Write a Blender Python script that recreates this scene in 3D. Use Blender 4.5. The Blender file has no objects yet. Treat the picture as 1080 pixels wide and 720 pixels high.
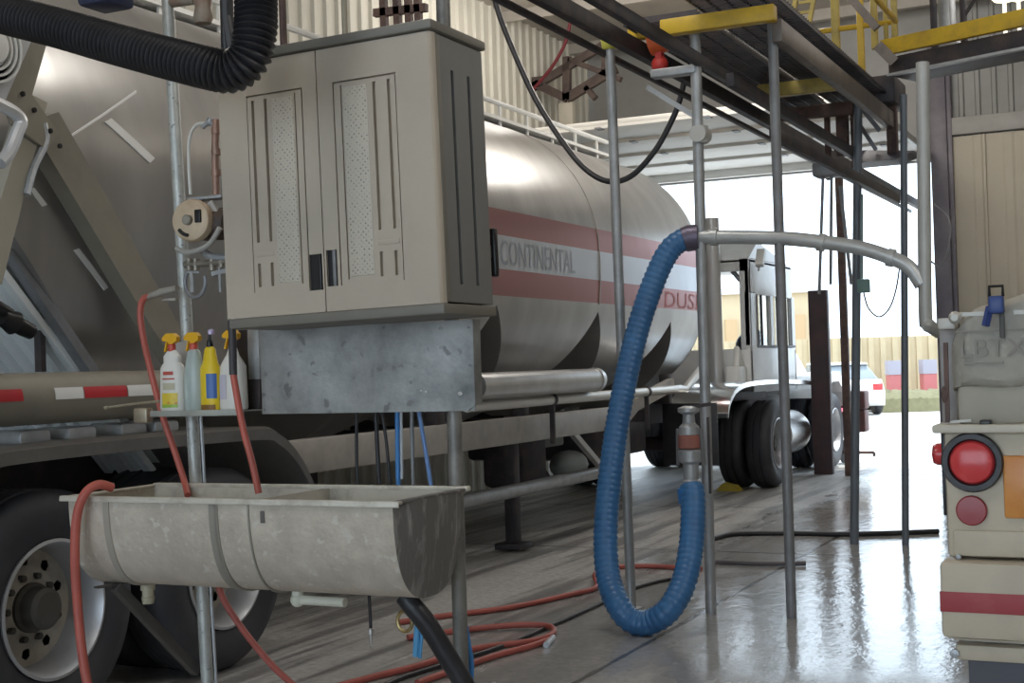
import bpy, bmesh, math, random
from mathutils import Vector, Matrix, noise as mnoise
random.seed(7)
PI = math.pi
V = Vector
scene = bpy.context.scene
COL = scene.collection

# ------------------------------------------------------------------ camera
F = 1450.0; EYE = 1.46; A = math.atan(700 / F)
TH = math.atan(28 / F); RO = 0.030
r0 = V((math.cos(A), math.sin(A), 0)); f0 = V((-math.sin(A), math.cos(A), 0)); zz = V((0, 0, 1))
fw = f0 * math.cos(TH) + zz * math.sin(TH); up0 = -f0 * math.sin(TH) + zz * math.cos(TH)
rt = r0 * math.cos(RO) - up0 * math.sin(RO); up = up0 * math.cos(RO) + r0 * math.sin(RO)
CAM = V((0, 0, EYE))
cd = bpy.data.cameras.new('camera'); cam = bpy.data.objects.new('camera', cd); COL.objects.link(cam)
cd.sensor_width = 36; cd.lens = F / 1080 * 36; cd.clip_start = 0.05; cd.clip_end = 400
M3 = Matrix((rt, up, -fw)).transposed()
cam.matrix_world = Matrix.Translation(CAM) @ M3.to_4x4()
scene.camera = cam


def P(px, py, X=None, Y=None, Z=None):
    """a point of the photograph on a real plane of the place (X, Y or Z constant)"""
    d = rt * ((px - 540) / F) + up * ((360 - py) / F) + fw
    if X is not None: t = (X - CAM.x) / d.x
    elif Y is not None: t = (Y - CAM.y) / d.y
    else: t = (Z - CAM.z) / d.z
    return CAM + d * t


# ------------------------------------------------------------------ materials
MATS = {}


def mat(name, col, rough=0.6, metal=0.0, col2=None, nscale=8.0, lo=0.4, hi=0.7, bump=0.0, bscale=60.0,
        emit=None, estr=0.0, trans=0.0, alpha=1.0, stretch=None, col3=None, rough2=None):
    if name in MATS: return MATS[name]
    m = bpy.data.materials.new(name); m.use_nodes = True
    nt = m.node_tree; b = nt.nodes['Principled BSDF']
    b.inputs['Base Color'].default_value = (*col, 1)
    b.inputs['Roughness'].default_value = rough; b.inputs['Metallic'].default_value = metal
    if trans: b.inputs['Transmission Weight'].default_value = trans
    if alpha < 1: b.inputs['Alpha'].default_value = alpha
    if emit: b.inputs['Emission Color'].default_value = (*emit, 1); b.inputs['Emission Strength'].default_value = estr
    tc = nt.nodes.new('ShaderNodeTexCoord'); src = tc.outputs['Object']
    if stretch:
        mp = nt.nodes.new('ShaderNodeMapping'); mp.inputs['Scale'].default_value = stretch
        nt.links.new(src, mp.inputs['Vector']); src = mp.outputs['Vector']
    if col2:
        n = nt.nodes.new('ShaderNodeTexNoise'); n.inputs['Scale'].default_value = nscale
        n.inputs['Detail'].default_value = 6; n.inputs['Roughness'].default_value = 0.65
        nt.links.new(src, n.inputs['Vector'])
        r = nt.nodes.new('ShaderNodeValToRGB'); r.color_ramp.elements[0].position = lo; r.color_ramp.elements[1].position = hi
        r.color_ramp.elements[0].color = (*col, 1); r.color_ramp.elements[1].color = (*col2, 1)
        nt.links.new(n.outputs['Fac'], r.inputs['Fac'])
        out = r.outputs['Color']
        if col3:
            n2 = nt.nodes.new('ShaderNodeTexNoise'); n2.inputs['Scale'].default_value = nscale * 4.3; n2.inputs['Detail'].default_value = 3
            nt.links.new(src, n2.inputs['Vector'])
            r2 = nt.nodes.new('ShaderNodeValToRGB'); r2.color_ramp.elements[0].position = 0.62; r2.color_ramp.elements[1].position = 0.68
            r2.color_ramp.elements[0].color = (0, 0, 0, 1)
            nt.links.new(n2.outputs['Fac'], r2.inputs['Fac'])
            mx = nt.nodes.new('ShaderNodeMix'); mx.data_type = 'RGBA'
            nt.links.new(r2.outputs['Color'], mx.inputs[0]); nt.links.new(out, mx.inputs[6]); mx.inputs[7].default_value = (*col3, 1)
            out = mx.outputs[2]
        nt.links.new(out, b.inputs['Base Color'])
        if rough2 is not None:
            mr = nt.nodes.new('ShaderNodeMapRange'); mr.inputs[1].default_value = lo; mr.inputs[2].default_value = hi
            mr.inputs[3].default_value = rough; mr.inputs[4].default_value = rough2
            nt.links.new(n.outputs['Fac'], mr.inputs[0]); nt.links.new(mr.outputs[0], b.inputs['Roughness'])
    if bump:
        n3 = nt.nodes.new('ShaderNodeTexNoise'); n3.inputs['Scale'].default_value = bscale; n3.inputs['Detail'].default_value = 4
        nt.links.new(src, n3.inputs['Vector'])
        bp = nt.nodes.new('ShaderNodeBump'); bp.inputs['Strength'].default_value = bump; bp.inputs['Distance'].default_value = 0.01
        nt.links.new(n3.outputs['Fac'], bp.inputs['Height']); nt.links.new(bp.outputs['Normal'], b.inputs['Normal'])
    MATS[name] = m
    return m


GALV = mat('galvanised', (.46, .48, .50), .42, .4, (.33, .345, .36), 9, .35, .7, .15, 50)
DARK = mat('dark_steel', (.05, .047, .055), .55, .3, (.11, .085, .08), 6, .45, .75)
GREYST = mat('grey_steel', (.28, .29, .31), .5, .3, (.2, .2, .205), 6, .4, .7)
RUSTY = mat('rusty_steel', (.16, .10, .085), .7, .2, (.07, .055, .055), 9, .4, .7)
YEL = mat('yellow_paint', (.68, .45, .035), .5, 0, (.42, .27, .05), 5, .45, .75)
YEL2 = mat('yellow_worn', (.55, .42, .10), .55, 0, (.3, .24, .1), 7, .45, .75)
RUB = mat('rubber', (.018, .018, .022), .42, 0, (.04, .04, .045), 5, .4, .8, .2, 40)
TYRE = mat('tyre_rubber', (.032, .034, .042), .6, 0, (.06, .06, .066), 4, .4, .8)
BLACKP = mat('black_plastic', (.012, .012, .014), .35)
BEIGE = mat('cabinet_beige', (.51, .445, .365), .5, 0, (.46, .40, .33), 3, .4, .7, .08, 90)
CABSIDE = mat('cabinet_shaded_side', (.20, .20, .195), .5, 0, (.18, .18, .175), 3, .4, .7)  # side colour darkened to hold the shade on the face turned from the light
LIDM = mat('cabinet_lid', (.20, .19, .165), .5, 0, (.17, .16, .14), 4, .4, .7)
REDH = mat('red_hose', (.55, .13, .095), .45, 0, (.40, .10, .08), 4, .4, .7)
FREDH = mat('floor_red_hose', (.42, .10, .08), .5, 0, (.30, .085, .07), 4, .4, .7)
BLUEH = mat('blue_hose', (.055, .19, .42), .35, 0, (.04, .135, .32), 3, .4, .7)
BLUEH2 = mat('blue_hose_rib', (.09, .28, .55), .35, 0, (.06, .19, .42), 3, .4, .7)
BLUET = mat('blue_tube', (.06, .25, .62), .4)
SINKM = mat('weathered_sink', (.66, .595, .51), .55, .2, (.46, .41, .35), 7, .35, .75, .3, 60, col3=(.66, .62, .56))
SINKD = mat('scuffed_shaded_sink_end', (.17, .165, .16), .6, .2, (.46, .45, .43), 6, .5, .70, .3, 40, stretch=(1, 2.5, .7))  # dark base paints in the end's shade; paler streaks are scuffs
SINKI = mat('sink_inner', (.62, .59, .52), .6, .1, (.30, .28, .24), 5, .48, .72, .2, 50)
PLATE = mat('sheet_metal', (.50, .51, .51), .42, .5, (.17, .175, .175), 4.0, .36, .74, .1, 50, col3=(.24, .24, .24))
BEIGEP = mat('trailer_beam', (.27, .25, .205), .55, .15, (.22, .205, .175), 4, .4, .7)
FENDM = mat('fender_grey', (.27, .26, .25), .35, .6, (.2, .195, .19), 4, .4, .7)
RAILM = mat('frame_rail', (.50, .48, .45), .5, .3, (.36, .345, .33), 4, .4, .7)
ALU = mat('aluminium', (.66, .66, .66), .28, .9, (.55, .55, .55), 5, .4, .7)
RIM = mat('wheel_disc', (.40, .37, .32), .5, .2, (.26, .24, .21), 6, .4, .7)
RIMLIP = mat('wheel_lip', (.52, .53, .56), .42, .6, (.45, .46, .48), 5, .4, .7)
HUBM = mat('greasy_hub', (.075, .07, .062), .7, .1, (.08, .075, .07), 9, .4, .7)
TRUCKM = mat('cream_truck', (.57, .50, .39), .5, 0, (.47, .41, .325), 3.5, .42, .72, .1, 50)
TARP = mat('faded_cover', (.40, .375, .325), .75, 0, (.33, .31, .27), 7, .42, .7, .6, 16, col3=(.45, .42, .37))
REDP = mat('red_stripe', (.36, .055, .065), .5, 0, (.43, .10, .10), 8, .55, .8)
REDL = mat('red_lens', (.62, .05, .055), .18, 0, (.70, .10, .10), 14, .5, .7)
REDREF = mat('red_reflector', (.30, .035, .04), .25)
ORANGE = mat('orange_reflector', (.62, .235, .05), .3, 0, (.66, .28, .07), 8, .4, .7)
TAPEW = mat('white_tape', (.75, .76, .76), .35)
TAPER = mat('red_tape', (.50, .03, .04), .35)
WHITE = mat('white_paint', (.72, .72, .70), .4, 0, (.62, .62, .6), 3, .4, .7)
TRACT = mat('tractor_white', (.74, .75, .75), .35, 0, (.64, .65, .66), 3, .4, .7)
BROWN = mat('dark_brown', (.055, .035, .04), .6, 0, (.09, .05, .05), 4, .4, .7)
BRASS = mat('brass', (.45, .35, .17), .4, .8, (.30, .22, .12), 12, .4, .7)
COPPER = mat('copper_pipe', (.42, .25, .19), .5, .5, (.28, .2, .17), 10, .4, .7)
PUMPM = mat('pump_face', (.66, .53, .38), .55, .15, (.48, .33, .22), 9, .45, .72)
PVC = mat('pvc_white', (.72, .72, .62), .4, 0, (.64, .64, .54), 5, .4, .7)
WPLAS = mat('white_plastic', (.80, .79, .75), .35)
CLEARP = mat('cloudy_plastic', (.62, .72, .71), .25, 0, trans=.35)
YPLAS = mat('yellow_plastic', (.85, .62, .03), .35)
YTRIG = mat('amber_trigger', (.85, .47, .02), .35)
REDPL = mat('red_collar', (.65, .10, .07), .35)
LBLUE = mat('blue_label', (.06, .16, .45), .4)
LYEL = mat('yellow_label', (.75, .58, .06), .4, 0, (.6, .25, .05), 25, .5, .62)
LGRN = mat('green_label', (.32, .50, .06), .4)
LRED = mat('red_print', (.55, .10, .07), .5)
LILAC = mat('lilac_cap', (.6, .52, .75), .4)
BLUECL = mat('blue_clamp', (.03, .06, .22), .4)
GREENB = mat('green_box', (.22, .36, .34), .5)
ORNG = mat('orange_machine', (.70, .13, .03), .5, 0, (.5, .08, .03), 8, .45, .7)
GLASSM = mat('glass', (.9, .95, .95), .03, 0, trans=1.0)
CLOTH = mat('chrome', (.75, .76, .77), .15, 1.0)
LETTER = mat('grey_lettering', (.36, .39, .45), .45)
REDLET = mat('faded_red_lettering', (.55, .16, .17), .5)


# --- concrete floor: pale slab, tyre marks along the lane, wet film
def floor_material():
    m = bpy.data.materials.new('wet_concrete'); m.use_nodes = True; nt = m.node_tree; N = nt.nodes; L = nt.links
    b = N['Principled BSDF']; tc = N.new('ShaderNodeTexCoord'); src = tc.outputs['Object']

    def noise(scale, detail=5, rough=.6, st=None):
        s = src
        if st:
            mp = N.new('ShaderNodeMapping'); mp.inputs['Scale'].default_value = st; L.new(src, mp.inputs['Vector']); s = mp.outputs['Vector']
        n = N.new('ShaderNodeTexNoise'); n.inputs['Scale'].default_value = scale; n.inputs['Detail'].default_value = detail
        n.inputs['Roughness'].default_value = rough; L.new(s, n.inputs['Vector']); return n.outputs['Fac']

    def mapr(x, a, c, d=0, e=1):
        r = N.new('ShaderNodeMapRange'); r.interpolation_type = 'SMOOTHSTEP'
        r.inputs[1].default_value = a; r.inputs[2].default_value = c; r.inputs[3].default_value = d; r.inputs[4].default_value = e
        L.new(x, r.inputs[0]); return r.outputs[0]

    def math_(op, x, y):
        n = N.new('ShaderNodeMath'); n.operation = op
        for i, v in enumerate((x, y)):
            if isinstance(v, (int, float)): n.inputs[i].default_value = v
            else: L.new(v, n.inputs[i])
        return n.outputs[0]

    def mix(f, c1, c2):
        n = N.new('ShaderNodeMix'); n.data_type = 'RGBA'
        for i, v in ((0, f), (6, c1), (7, c2)):
            if isinstance(v, tuple): n.inputs[i].default_value = (*v, 1)
            elif isinstance(v, float): n.inputs[i].default_value = v
            else: L.new(v, n.inputs[i])
        return n.outputs[2]

    sep = N.new('ShaderNodeSeparateXYZ'); L.new(src, sep.inputs[0]); X, Y = sep.outputs[0], sep.outputs[1]
    base = mix(mapr(noise(1.3, 6, .7), .3, .7), (.42, .415, .405), (.56, .555, .545))
    base = mix(mapr(noise(22, 5, .7), .35, .75), base, (.33, .325, .32))
    tyre = mapr(noise(2.6, 5, .6, (1.9, .12, 1)), .46, .60)
    lane = mapr(X, -2.6, -3.6)
    base = mix(math_('MULTIPLY', math_('MULTIPLY', tyre, lane), .72), base, (.10, .098, .10))
    # wet film: mostly in the wash lane on the +X side of the poles
    wl = math_('MULTIPLY', mapr(X, -4.1, -2.9), mapr(Y, 5.0, 7.0)); wn = noise(.75, 5, .62, (1, .40, 1)); wn2 = noise(3.2, 5, .65, (1, .22, 1))
    w = math_('ADD', math_('MULTIPLY', wn, .85), math_('MULTIPLY', wn2, .35))
    w = math_('ADD', w, math_('MULTIPLY', wl, .36))
    wet = mapr(w, .68, .80)
    col = mix(math_('MULTIPLY', wet, .35), base, (.22, .23, .24))
    # slab joints
    def joint(axis, at, wd):
        d = math_('ABSOLUTE', math_('SUBTRACT', axis, at), 0)
        d = math_('ADD', d, math_('MULTIPLY', math_('SUBTRACT', noise(5, 3), .5), .03))
        return mapr(d, wd, wd * .4)
    JX = P(700, 668, Z=0).x
    for ax, at, wd in ((X, JX, .022), (Y, P(560, 575, Z=0).y, .025), (Y, 13.4, .03)):
        col = mix(math_('MULTIPLY', joint(ax, at, wd), .8), col, (.07, .07, .07))
    L.new(col, b.inputs['Base Color'])
    rgh = mapr(w, .60, 1.0, .46, .09)
    L.new(rgh, b.inputs['Roughness']); b.inputs['IOR'].default_value = 1.45
    bp = N.new('ShaderNodeBump'); bp.inputs['Strength'].default_value = .45; bp.inputs['Distance'].default_value = .012
    hh = math_('MULTIPLY', noise(14, 5, .65), math_('SUBTRACT', 1.3, wet))
    hh = math_('ADD', hh, math_('MULTIPLY', noise(6, 4, .6, (1, .5, 1)), .75))
    L.new(hh, bp.inputs['Height']); L.new(bp.outputs['Normal'], b.inputs['Normal'])
    return m


def grid_texture_mat(name, c1, c2, scale, rough=.5):
    m = bpy.data.materials.new(name); m.use_nodes = True; nt = m.node_tree; N = nt.nodes; L = nt.links
    b = N['Principled BSDF']; tc = N.new('ShaderNodeTexCoord')
    mp = N.new('ShaderNodeMapping'); mp.inputs['Rotation'].default_value = (0, PI / 4, 0); mp.inputs['Scale'].default_value = (scale, scale, scale)
    L.new(tc.outputs['Object'], mp.inputs['Vector'])
    v = N.new('ShaderNodeTexVoronoi'); v.inputs['Randomness'].default_value = .12; v.inputs['Scale'].default_value = 1
    L.new(mp.outputs['Vector'], v.inputs['Vector'])
    r = N.new('ShaderNodeValToRGB'); r.color_ramp.elements[0].position = .22; r.color_ramp.elements[1].position = .34
    r.color_ramp.elements[0].color = (*c2, 1); r.color_ramp.elements[1].color = (*c1, 1)
    L.new(v.outputs['Distance'], r.inputs['Fac']); L.new(r.outputs['Color'], b.inputs['Base Color'])
    b.inputs['Roughness'].default_value = rough
    bp = N.new('ShaderNodeBump'); bp.inputs['Strength'].default_value = .6; bp.inputs['Distance'].default_value = .004
    L.new(v.outputs['Distance'], bp.inputs['Height']); L.new(bp.outputs['Normal'], b.inputs['Normal'])
    return m


DIAM = grid_texture_mat('dimpled_panel', (.58, .53, .45), (.19, .175, .15), 75)


# ------------------------------------------------------------------ mesh builder
WLOC = {}


class MB:
    def __init__(s): s.v = []; s.f = []; s.m = []; s.mi = 0

    def add(s, vs, fs):
        o = len(s.v); s.v += [tuple(p) for p in vs]
        for f in fs: s.f.append([i + o for i in f]); s.m.append(s.mi)
        return s

    def box(s, lo, hi, bev=0.0, M=None):
        lo = V(lo); hi = V(hi)
        lo, hi = V((min(lo.x, hi.x), min(lo.y, hi.y), min(lo.z, hi.z))), V((max(lo.x, hi.x), max(lo.y, hi.y), max(lo.z, hi.z)))
        bm = bmesh.new(); bmesh.ops.create_cube(bm, size=1)
        c = (lo + hi) / 2; d = hi - lo
        for v in bm.verts: v.co = V((v.co.x * d.x, v.co.y * d.y, v.co.z * d.z))
        if bev > 0:
            bmesh.ops.bevel(bm, geom=bm.edges[:], offset=min(bev, min(d) * .45), segments=2, affect='EDGES', profile=.5)
        for v in bm.verts:
            v.co = v.co + c
            if M: v.co = M @ v.co
        bm.verts.index_update()
        s.add([v.co for v in bm.verts], [[v.index for v in f.verts] for f in bm.faces]); bm.free(); return s

    def obox(s, a, b, w, h, upv=(0, 0, 1), bev=0.0):
        """beam from a to b with width w (sideways) and height h"""
        a = V(a); b = V(b); d = b - a; L = d.length; d.normalize()
        u = V(upv); sx = d.cross(u)
        if sx.length < 1e-4: sx = d.cross(V((1, 0, 0)))
        sx.normalize(); u = sx.cross(d).normalized()
        M = Matrix((sx, d, u)).transposed().to_4x4(); M.translation = a
        return s.box((-w / 2, 0, -h / 2), (w / 2, L, h / 2), bev, M)

    def tube(s, pts, r, n=10, rad=None, cap=True):
        pts = [V(p) for p in pts]; k = len(pts)
        t = [(pts[min(i + 1, k - 1)] - pts[max(i - 1, 0)]).normalized() for i in range(k)]
        nrm = t[0].cross(V((0, 0, 1)))
        if nrm.length < .05: nrm = t[0].cross(V((1, 0, 0)))
        nrm.normalize(); vs = []
        for i in range(k):
            nrm = (nrm - t[i] * nrm.dot(t[i])).normalized(); bn = t[i].cross(nrm)
            rr = rad[i] if rad else r
            for j in range(n):
                a = 2 * PI * j / n; vs.append(pts[i] + (nrm * math.cos(a) + bn * math.sin(a)) * rr)
        fs = [[i * n + j, i * n + (j + 1) % n, (i + 1) * n + (j + 1) % n, (i + 1) * n + j] for i in range(k - 1) for j in range(n)]
        if cap: fs += [list(range(n))[::-1], [(k - 1) * n + j for j in range(n)]]
        return s.add(vs, fs)

    def cyl(s, a, b, r, n=20, r2=None): return s.tube([a, b], r, n, [r, r if r2 is None else r2])

    def lathe(s, prof, c, axis=(0, 0, 1), n=32, sx=1.0, sy=1.0, ref=None, cap=True):
        """prof: (radius, height along axis)"""
        c = V(c); ax = V(axis).normalized()
        u = V(ref) if ref else (ax.cross(V((0, 0, 1))) if abs(ax.z) < .9 else V((1, 0, 0)))
        u = (u - ax * u.dot(ax)).normalized(); w = ax.cross(u); vs = []
        for (r, h) in prof:
            for j in range(n):
                a = 2 * PI * j / n; vs.append(c + ax * h + u * math.cos(a) * r * sx + w * math.sin(a) * r * sy)
        k = len(prof)
        fs = [[i * n + j, i * n + (j + 1) % n, (i + 1) * n + (j + 1) % n, (i + 1) * n + j] for i in range(k - 1) for j in range(n)]
        if cap and prof[0][0] > 1e-5: fs.append(list(range(n))[::-1])
        if cap and prof[-1][0] > 1e-5: fs.append([(k - 1) * n + j for j in range(n)])
        return s.add(vs, fs)

    def prism(s, poly, d):
        """closed polygon of 3-D points pushed along vector d"""
        poly = [V(p) for p in poly]; n = len(poly); d = V(d)
        return s.add(poly + [p + d for p in poly], [list(range(n))[::-1], list(range(n, 2 * n))] + [[i, (i + 1) % n, n + (i + 1) % n, n + i] for i in range(n)])

    def sphere(s, c, r, n=14, sc=(1, 1, 1)):
        c = V(c); k = n // 2
        vs = []
        for i in range(k + 1):
            ph = PI * i / k
            for j in range(n):
                a = 2 * PI * j / n; vs.append(c + V((r * math.sin(ph) * math.cos(a) * sc[0], r * math.sin(ph) * math.sin(a) * sc[1], r * math.cos(ph) * sc[2])))
        return s.add(vs, [[i * n + j, i * n + (j + 1) % n, (i + 1) * n + (j + 1) % n, (i + 1) * n + j] for i in range(k) for j in range(n)])

    def build(s, name, mt, parent=None, origin=None, smooth=35):
        if origin is None: origin = WLOC[parent.name] if parent else V((0, 0, 0))
        origin = V(origin)
        me = bpy.data.meshes.new(name); me.from_pydata([tuple(V(p) - origin) for p in s.v], [], s.f)
        for x in (mt if isinstance(mt, (list, tuple)) else [mt]): me.materials.append(x)
        me.polygons.foreach_set('material_index', s.m)
        bm = bmesh.new(); bm.from_mesh(me); bmesh.ops.remove_doubles(bm, verts=bm.verts, dist=1e-5)
        bmesh.ops.recalc_face_normals(bm, faces=bm.faces); bm.to_mesh(me); bm.free()
        if smooth:
            me.polygons.foreach_set('use_smooth', [True] * len(me.polygons)); me.set_sharp_from_angle(angle=math.radians(smooth))
        o = bpy.data.objects.new(name, me); COL.objects.link(o)
        if parent: o.parent = parent; o.location = origin - WLOC[parent.name]
        else: o.location = origin
        WLOC[o.name] = origin
        return o


def spline(pts, n=8, closed=False):
    pts = [V(p) for p in pts]; out = []; k = len(pts)
    for i in range(k - 1):
        p0 = pts[max(i - 1, 0)]; p1 = pts[i]; p2 = pts[i + 1]; p3 = pts[min(i + 2, k - 1)]
        for j in range(n):
            t = j / n
            out.append(.5 * ((2 * p1) + (p2 - p0) * t + (2 * p0 - 5 * p1 + 4 * p2 - p3) * t * t + (3 * p1 - p0 - 3 * p2 + p3) * t ** 3))
    out.append(pts[-1]); return out


def resample(pts, step):
    out = [pts[0]]; acc = 0
    for i in range(len(pts) - 1):
        a, b = pts[i], pts[i + 1]; d = (b - a).length; t = step - acc
        while t <= d: out.append(a + (b - a) * (t / d)); t += step
        acc = d - (t - step)
    if (out[-1] - pts[-1]).length > step * .3: out.append(pts[-1])
    return out


def thing(name, label, cat, loc=(0, 0, 0), group=None):
    o = bpy.data.objects.new(name, None); COL.objects.link(o); o.location = loc; o.empty_display_size = .1
    WLOC[o.name] = V(loc); return tag(o, label, cat, group)


def tag(o, label, cat, group=None, kind=None):
    o['label'] = label; o['category'] = cat
    if group: o['group'] = group
    if kind: o['kind'] = kind
    return o


def struct(o): o['kind'] = 'structure'; return o


def text_verts(txt, size, depth=0.0):
    cu = bpy.data.curves.new('t', 'FONT'); cu.body = txt; cu.size = size; cu.extrude = depth; cu.align_x = 'LEFT'; cu.resolution_u = 3
    o = bpy.data.objects.new('t', cu); COL.objects.link(o)
    dg = bpy.context.evaluated_depsgraph_get(); me = o.evaluated_get(dg).to_mesh()
    vs = [v.co.copy() for v in me.vertices]; fs = [list(p.vertices) for p in me.polygons]
    o.evaluated_get(dg).to_mesh_clear(); bpy.data.objects.remove(o); bpy.data.curves.remove(cu)
    return vs, fs


# ================================================================== THE SETTING
YE = 18.5           # end wall with the open door
XL = -7.6           # left wall
HC = 6.0
DL, DR, DT = -7.25, P(990, 300, Y=YE).x, P(800, 186, Y=YE).z
m = MB(); m.add([(-10, -9, 0), (9, -9, 0), (9, YE, 0), (-10, YE, 0)], [[0, 1, 2, 3]])
m.add([(-10, -9, -.2), (9, -9, -.2), (9, YE, -.2), (-10, YE, -.2)], [[3, 2, 1, 0]])
struct(m.build('floor', floor_material()))
YARD = mat('yard_concrete', (.50, .49, .47), .8, 0, (.42, .41, .39), 1.5, .4, .7)
m = MB(); m.box((-60, YE, -.2), (60, 140, -.005)); struct(m.build('ground', YARD))


def corrugated(mb, a, b, z0, z1, pitch=.2, depth=.03, out=(1, 0, 0)):
    a = V(a); b = V(b); d = b - a; L = d.length; d.normalize(); o = V(out); n = max(1, int(L / pitch)); pr = []
    for i in range(n):
        for t, h in ((0, 0), (.62, 0), (.70, 1), (.92, 1)): pr.append(a + d * (i + t) * (L / n) + o * depth * h)
    pr.append(b)
    vs = [V((p.x, p.y, z0)) for p in pr] + [V((p.x, p.y, z1)) for p in pr]; k = len(pr)
    vs += [v - o * .06 for v in vs[:k]] and []
    mb.add(vs, [[i, i + 1, k + i + 1, k + i] for i in range(k - 1)])


WALLM = mat('cream_siding', (.60, .575, .50), .55, 0, (.50, .48, .42), 1.2, .35, .7)
WALLG = mat('grey_siding', (.34, .335, .32), .55, .1, (.27, .265, .25), 1.2, .35, .7)
m = MB(); corrugated(m, (XL, -9, 0), (XL, YE, 0), 0, HC, .22, .035, (1, 0, 0)); m.box((XL - .12, -9, 0), (XL - .02, YE, HC))
struct(m.build('wall_left', WALLM, smooth=0))
m = MB()
corrugated(m, (DR, YE, 0), (9, YE, 0), 3.2, HC, .2, .03, (0, -1, 0)); m.box((DR, YE + .02, 0), (9, YE + .12, HC))
m.box((XL, YE + .02, DT), (DR, YE + .12, HC)); m.box((XL, YE + .02, 0), (DL, YE + .12, DT))
struct(m.build('wall_end', WALLG, smooth=0))
# next lane's closed door, in the same end wall
zt = P(1040, 142, Y=YE).z
m = MB(); corrugated(m, (DR + .25, YE - .06, 0), (1.6, YE - .06, 0), 0, zt, .36, .012, (0, -1, 0)); m.box((DR + .25, YE - .05, 0), (1.6, YE, zt))
m.box((P(1044, 300, Y=YE).x - .015, YE - .10, 0), (P(1044, 300, Y=YE).x + .015, YE - .04, zt))
struct(m.build('door_2', mat('beige_door', (.56, .50, .40), .55, 0, (.50, .45, .36), 1, .4, .7), smooth=0))
m = MB(); m.box((DR, YE - .12, zt + .02), (3, YE - .02, P(1040, 122, Y=YE).z), .01); struct(m.build('trim_1', mat('girt_grey', (.40, .385, .36), .5, 0, (.33, .32, .30), 3, .4, .7)))
m = MB(); m.box((DR - .02, YE - .16, 0), (DR + .19, YE + .02, 5.6), .01); m.box((DR + .19, YE - .13, 0), (DR + .25, YE, 5.6), .01)
struct(m.build('trim_2', mat('jamb_purple_grey', (.16, .145, .17), .5, .3, (.22, .20, .22), 4, .4, .7)))
m = MB(); m.box((DL - .1, YE - .16, 0), (DL + .08, YE, DT + .1), .01); struct(m.build('trim_3', GREYST))
# back wall (behind the photographer) with its open bay door, and the far side wall
m = MB(); m.box((XL, -9.1, 0), (-6.4, -9, HC)); m.box((4.2, -9.1, 0), (9, -9, HC)); m.box((-6.4, -9.1, 4.9), (4.2, -9, HC)); struct(m.build('wall_back', WALLM, smooth=0))
m = MB(); m.box((9, -9, 0), (9.1, YE, HC)); struct(m.build('wall_right', WALLM, smooth=0))
# ceiling
CEILM = mat('ceiling_insulation', (.42, .385, .34), .8, 0, (.34, .31, .275), 2.5, .35, .7)
m = MB(); m.box((XL - .1, -9.1, HC), (9.1, YE + .1, HC + .1))
for k in range(9):
    y = 1 + k * 2.1; m.box((XL, y, HC - .14), (9, y + .06, HC), 0)
struct(m.build('ceiling', CEILM, smooth=0))
# open sectional door parked under the ceiling
WD = mat('white_door_panel', (.80, .775, .73), .5, 0, (.74, .71, .66), 1.5, .4, .7)
dz = DT + .10
m = MB(); m.box((DL + .05, YE - .28, DT - .01), (DR - .05, YE - .2, DT + .28), .01); door = struct(m.build('door_1', WD))
for k in range(4):
    m = MB(); y1 = YE - .3 - k * 1.06; m.box((DL + .05, y1 - 1.03, dz), (DR - .05, y1, dz + .05), .008)
    m.box((DL + .05, y1 - 1.03, dz - .035), (DR - .05, y1 - .985, dz)); m.build('door_panel', WD, door)
    m = MB()
    for j in range(4):
        x = DL + .4 + j * (DR - DL - .8) / 3; m.box((x - .035, y1 - 1.08, dz - .045), (x + .035, y1 - .95, dz - .03))
    m.build('hinge', GREYST, door)
for x in (DL + .02, DR - .04):
    m = MB(); m.box((x - .03, YE - 4.9, dz - .06), (x + .03, YE - .3, dz + .02), .005); m.build('door_track', GALV, door)
# steel truss near the left wall
m = MB(); ty = 16.6
tp = lambda x, y: P(x, y, Y=ty)
for a, b, w in (((518, 118), (650, 40), .1), ((560, 86), (598, 104), .11), ((598, 104), (650, 72), .12), ((598, 60), (598, 106), .10), ((600, 63), (655, 84), .07), ((640, 40), (638, 75), .08), ((618, 92), (628, 104), .07)):
    m.obox(tp(*a), tp(*b), .08, w)
m.prism([tp(*q) for q in ((558, 82), (572, 80), (574, 92), (560, 94))], (0, .06, 0))
struct(m.build('roof_truss', mat('truss_brown', (.075, .05, .045), .6, .1, (.12, .09, .075), 5, .4, .7)))
m = MB(); a = P(596, 108, Y=ty); m.box((a.x - .1, ty, 2.5), (a.x + .1, ty + .15, a.z), .01); struct(m.build('column', mat('column_cream', (.50, .46, .38), .6, 0, (.4, .36, .3), 3, .4, .7)))

# ================================================================== TANK TRAILER
TX, TZ, R = -5.80, 2.43, 1.27
CONES = [(5.7, 1.0), (8.2, .9), (10.2, .9), (12.2, .9), (14.1, .9)]
YT0, YT1 = 3.2, 14.6
HB, RB = 1.0, .16


def barrel_r(y):
    r = R
    if y > YT1 - .55: t = (y - (YT1 - .55)) / .55; r = R * math.sqrt(max(0, 1 - (t * .97) ** 2)) * .35 + R * .65 * (1 - t ** 4)
    if y < YT0 + .4: t = (YT0 + .4 - y) / .4; r = R * (1 - .25 * t)
    return r


def slope_z(y):
    """height of the sloping hopper sheets at station y"""
    return min(HB if abs(y - yc) < RB else HB + (abs(y - yc) - RB) / k for yc, k in CONES)


def side(z, r):
    t = max(0, min(1, (TZ - z) / (TZ - HB))); return .26 + (r - .26) * (1 - t ** 3.4)


def hw(y, z):
    """half width of the tank at station y and height z"""
    r = barrel_r(y)
    if z < slope_z(y): return 0.0
    return min(side(z, r), r) if z < TZ else math.sqrt(max(0, r * r - (z - TZ) ** 2))


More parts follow.
